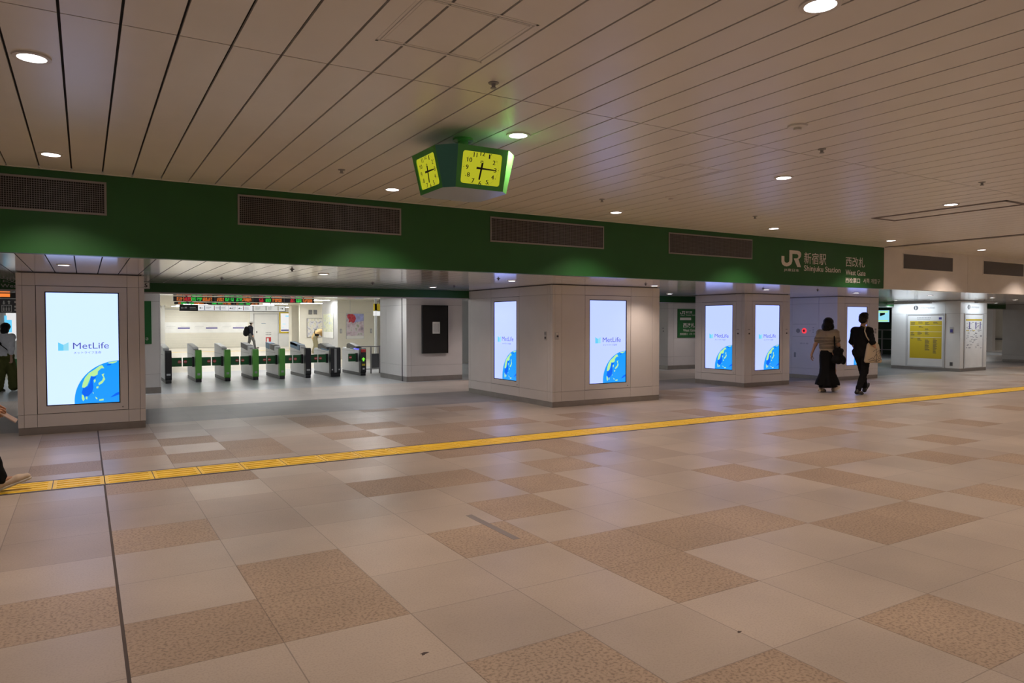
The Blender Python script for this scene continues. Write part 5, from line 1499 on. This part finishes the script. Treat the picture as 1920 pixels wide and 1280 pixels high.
ink([(-.12, .75), (-.03, .80), (.04, .74), (.11, .79), (.16, .75)]); ink([(-.10, .72), (-.02, .75), (.05, .71), (.12, .75)]); ink([(.05, .89), (.05, .71)])
dr.build('line_drawing', M['ink'], b0)

# capped person behind the gates
J2 = walk_pose(.14, .05)
J2.update(head=(0, .035, .925), look=(.0, 1, 0), er=(.13, -.01, .645), wr=(.12, .05, .52))
e, J, s = person('person', 'person in a grey cap and white mask with a black backpack behind the gates', (8.05, 42.0, 0), 88, 1.60, J2,
                 dict(hand_r=((0, .25, -1), (-1, 0, 0), 1, .5), hand_l=((0, .2, -1), (1, 0, 0), -1, .5)))
shirt(J, s, e, M['cloth_n'], 1.85, .022, .78, name='jacket'); trousers(J, s, e, M['dgrey'], .016, .04, .006); shoes(J, s, e, M['shoe_k'])
c = J['head']
hair_cap(J, s, e, [('e', c + V3(0, -.02, .0), (.082, .085, .07))], [('e', c + V3(0, .10, -.03), (.09, .07, .09))])
surf_obj('cap', [surf([('e', c + V3(0, -.005, .06), (.090, .108, .085)), ('e', c + V3(0, .12, .055), (.070, .080, .012))], .007, .02, [(c + V3(0, 0, .035), V3(0, 0, -1))])], M['lgrey'], e)
surf_obj('face_mask', [surf([('e', c + V3(0, .045, -.045), (.068, .068, .055))], .006, .01, [(c + V3(0, .02, 0), V3(0, -1, 0))])], M['paper'], e)
b0 = empty('backpack', (8.05, 42.0, 0), rz=-math.radians(88)); tag(b0, 'black backpack on the back of the capped person', 'backpack')
surf_obj('pack', [surf([('c', (0, -.21, 1.20), (0, -.24, .90), .12, .145), ('c', (0, -.30, 1.02), (0, -.30, .92), .09, .09)], .012, .06)], M['cloth_k'], b0)
st = MB()
for q in (-1, 1): st.tube([(q * .09, -.14, 1.28), (q * .10, -.02, 1.375), (q * .10, .12, 1.25), (q * .11, .10, 1.05), (q * .10, -.12, .92)], .018, 7)
st.build('strap', M['cloth_k'], b0, smooth=True)

# bending person by the map board
J3 = dict(hl=(-.052, 0, .50), hr=(.052, 0, .50), waist=(0, .05, .60), chest=(0, .14, .675), sl=(-.105, .20, .70), sr=(.105, .20, .70), el=(-.12, .26, .57), wl=(-.09, .33, .50), er=(.12, .25, .57), wr=(.10, .33, .49),
          kl=(-.05, .03, .275), al=(-.05, -.04, .05), tl=(-.05, .04, .022), kr=(.05, .05, .275), ar=(.05, .06, .05), tr=(.05, .145, .022), head=(0, .30, .72), look=(0, .8, -.6), up=(0, .5, .85))
e, J, s = person('person', 'person in a tan top and khaki trousers bending forward beside the poster pillar', (9.62, 34.6, 0), 88, 1.62, J3,
                 dict(hand_r=((0, .4, -.9), (-1, 0, 0), 1, .5), hand_l=((0, .4, -.9), (1, 0, 0), -1, .5)))
J['up'] = V3(0, 0, 1); shirt(J, s, e, M['cloth_t'], 1.2, .02, None, loose=.01); trousers(J, s, e, M['cloth_h'], .018, .04, .012); shoes(J, s, e, M['shoe_b'])
c = J['head']; hair_cap(J, s, e, [('e', c + V3(0, -.02, .05), (.09, .10, .085))], [('e', c + V3(0, .085, -.05), (.08, .07, .08))])
b0 = empty('belt_bag', (9.62, 34.6, 0), rz=-math.radians(88)); tag(b0, 'black strap bag across the back of the bending person', 'bag')
surf_obj('pouch', [surf([('c', (.17, .0, .93), (.17, .12, .93), .05, .05)], .01, .02)], M['cloth_k'], b0)
st = MB(); st.tube([(.17, -.03, .95), (.10, -.04, 1.05), (-.02, .02, 1.19), (-.12, .16, 1.22)], .016, 7); st.build('strap', M['cloth_k'], b0, smooth=True)

# person in a white shirt at the left edge
J4 = walk_pose(.09, .04)
J4.update(head=(.0, .02, .925), look=(-.2, 1, 0))
e, J, s = person('person', 'person in a white shirt and olive wide trousers at the left edge, seen from behind', (-1.52, 19.4, 0), 35, 1.52, J4,
                 dict(hand_r=((0, .1, -1), (-1, 0, 0), 1, .5), hand_l=((0, .2, -1), (1, 0, 0), -1, .5)))
shirt(J, s, e, M['cloth_w'], 1.5, .026, .80, loose=.03); trousers(J, s, e, M['cloth_o'], .022, .04, .045); shoes(J, s, e, M['shoe_k'])
c = J['head']; hair_cap(J, s, e, [('e', c + V3(0, -.012, .045), (.090, .104, .095)), ('e', c + V3(0, -.045, -.04), (.082, .07, .09))], [('e', c + V3(0, .10, -.04), (.075, .07, .09))])
b0 = empty('sling_bag', (-1.52, 19.4, 0), rz=-math.radians(35)); tag(b0, 'small black sling bag strap on the back of the person in a white shirt', 'bag')
st = MB(); st.tube([(-.08, .0, 1.30), (-.06, -.15, 1.22), (.06, -.19, 1.05), (.16, -.10, .92)], .010, 7); st.build('strap', M['cloth_k'], b0, smooth=True)
surf_obj('pouch', [surf([('c', (.0, -.20, 1.13), (.05, -.20, 1.07), .028, .028)], .007, .02)], M['cloth_k'], b0)

# walker at the left edge, only a hand with a phone and a leading foot in the photo
J5 = walk_pose(.185, .12)
J5.update(kr=(.05, .12, .285), ar=(.05, .185, .060), tr=(.05, .268, .062), er=(.150, .02, .62), wr=(.14, .150, .475), el=(-.14, -.05, .64), wl=(-.14, -.13, .52))
LX = -0.985
e, J, s = person('person', 'walker cut off by the left edge with black trousers and beige shoes, holding a phone', (LX, 7.98, 0.009), 88, 1.66, J5,
                 dict(hand_r=((.1, .85, -.55), (-.75, .2, -.5), 1, .95, .0032), hand_l=((0, -.3, -1), (1, 0, 0), -1, .5), skin=M['skin2']))
shirt(J, s, e, M['denim'], 1.9, .022, .80); trousers(J, s, e, M['cloth_k'], .016, .03, .004); shoes(J, s, e, M['shoe_b'])
c = J['head']; hair_cap(J, s, e, [('e', c + V3(0, -.012, .045), (.090, .104, .095)), ('e', c + V3(0, -.045, -.02), (.084, .07, .08))], [('e', c + V3(0, .10, -.04), (.078, .07, .09))])
ph = empty('mobile_phone', (0, 0, 0)); tag(ph, 'rose coloured phone in the hand of the walker at the left edge', 'phone')
p = J['wr'] + V3(-.012, .135, -.085)
Rz = Matrix.Translation((LX, 7.98, 0)) @ Matrix.Rotation(-math.radians(88), 4, 'Z')
ph.matrix_world = Rz @ Matrix.Translation(tuple(p)) @ Matrix.Rotation(math.radians(-38), 4, 'X') @ Matrix.Rotation(math.radians(200), 4, 'Y')
MB().box(-.036, .036, -.075, .075, -.005, .005).build('phone_body', M['phone'], ph, .004)
MB().box(-.033, .033, -.071, .071, .005, .0056).build('screen', M['bglass'], ph)
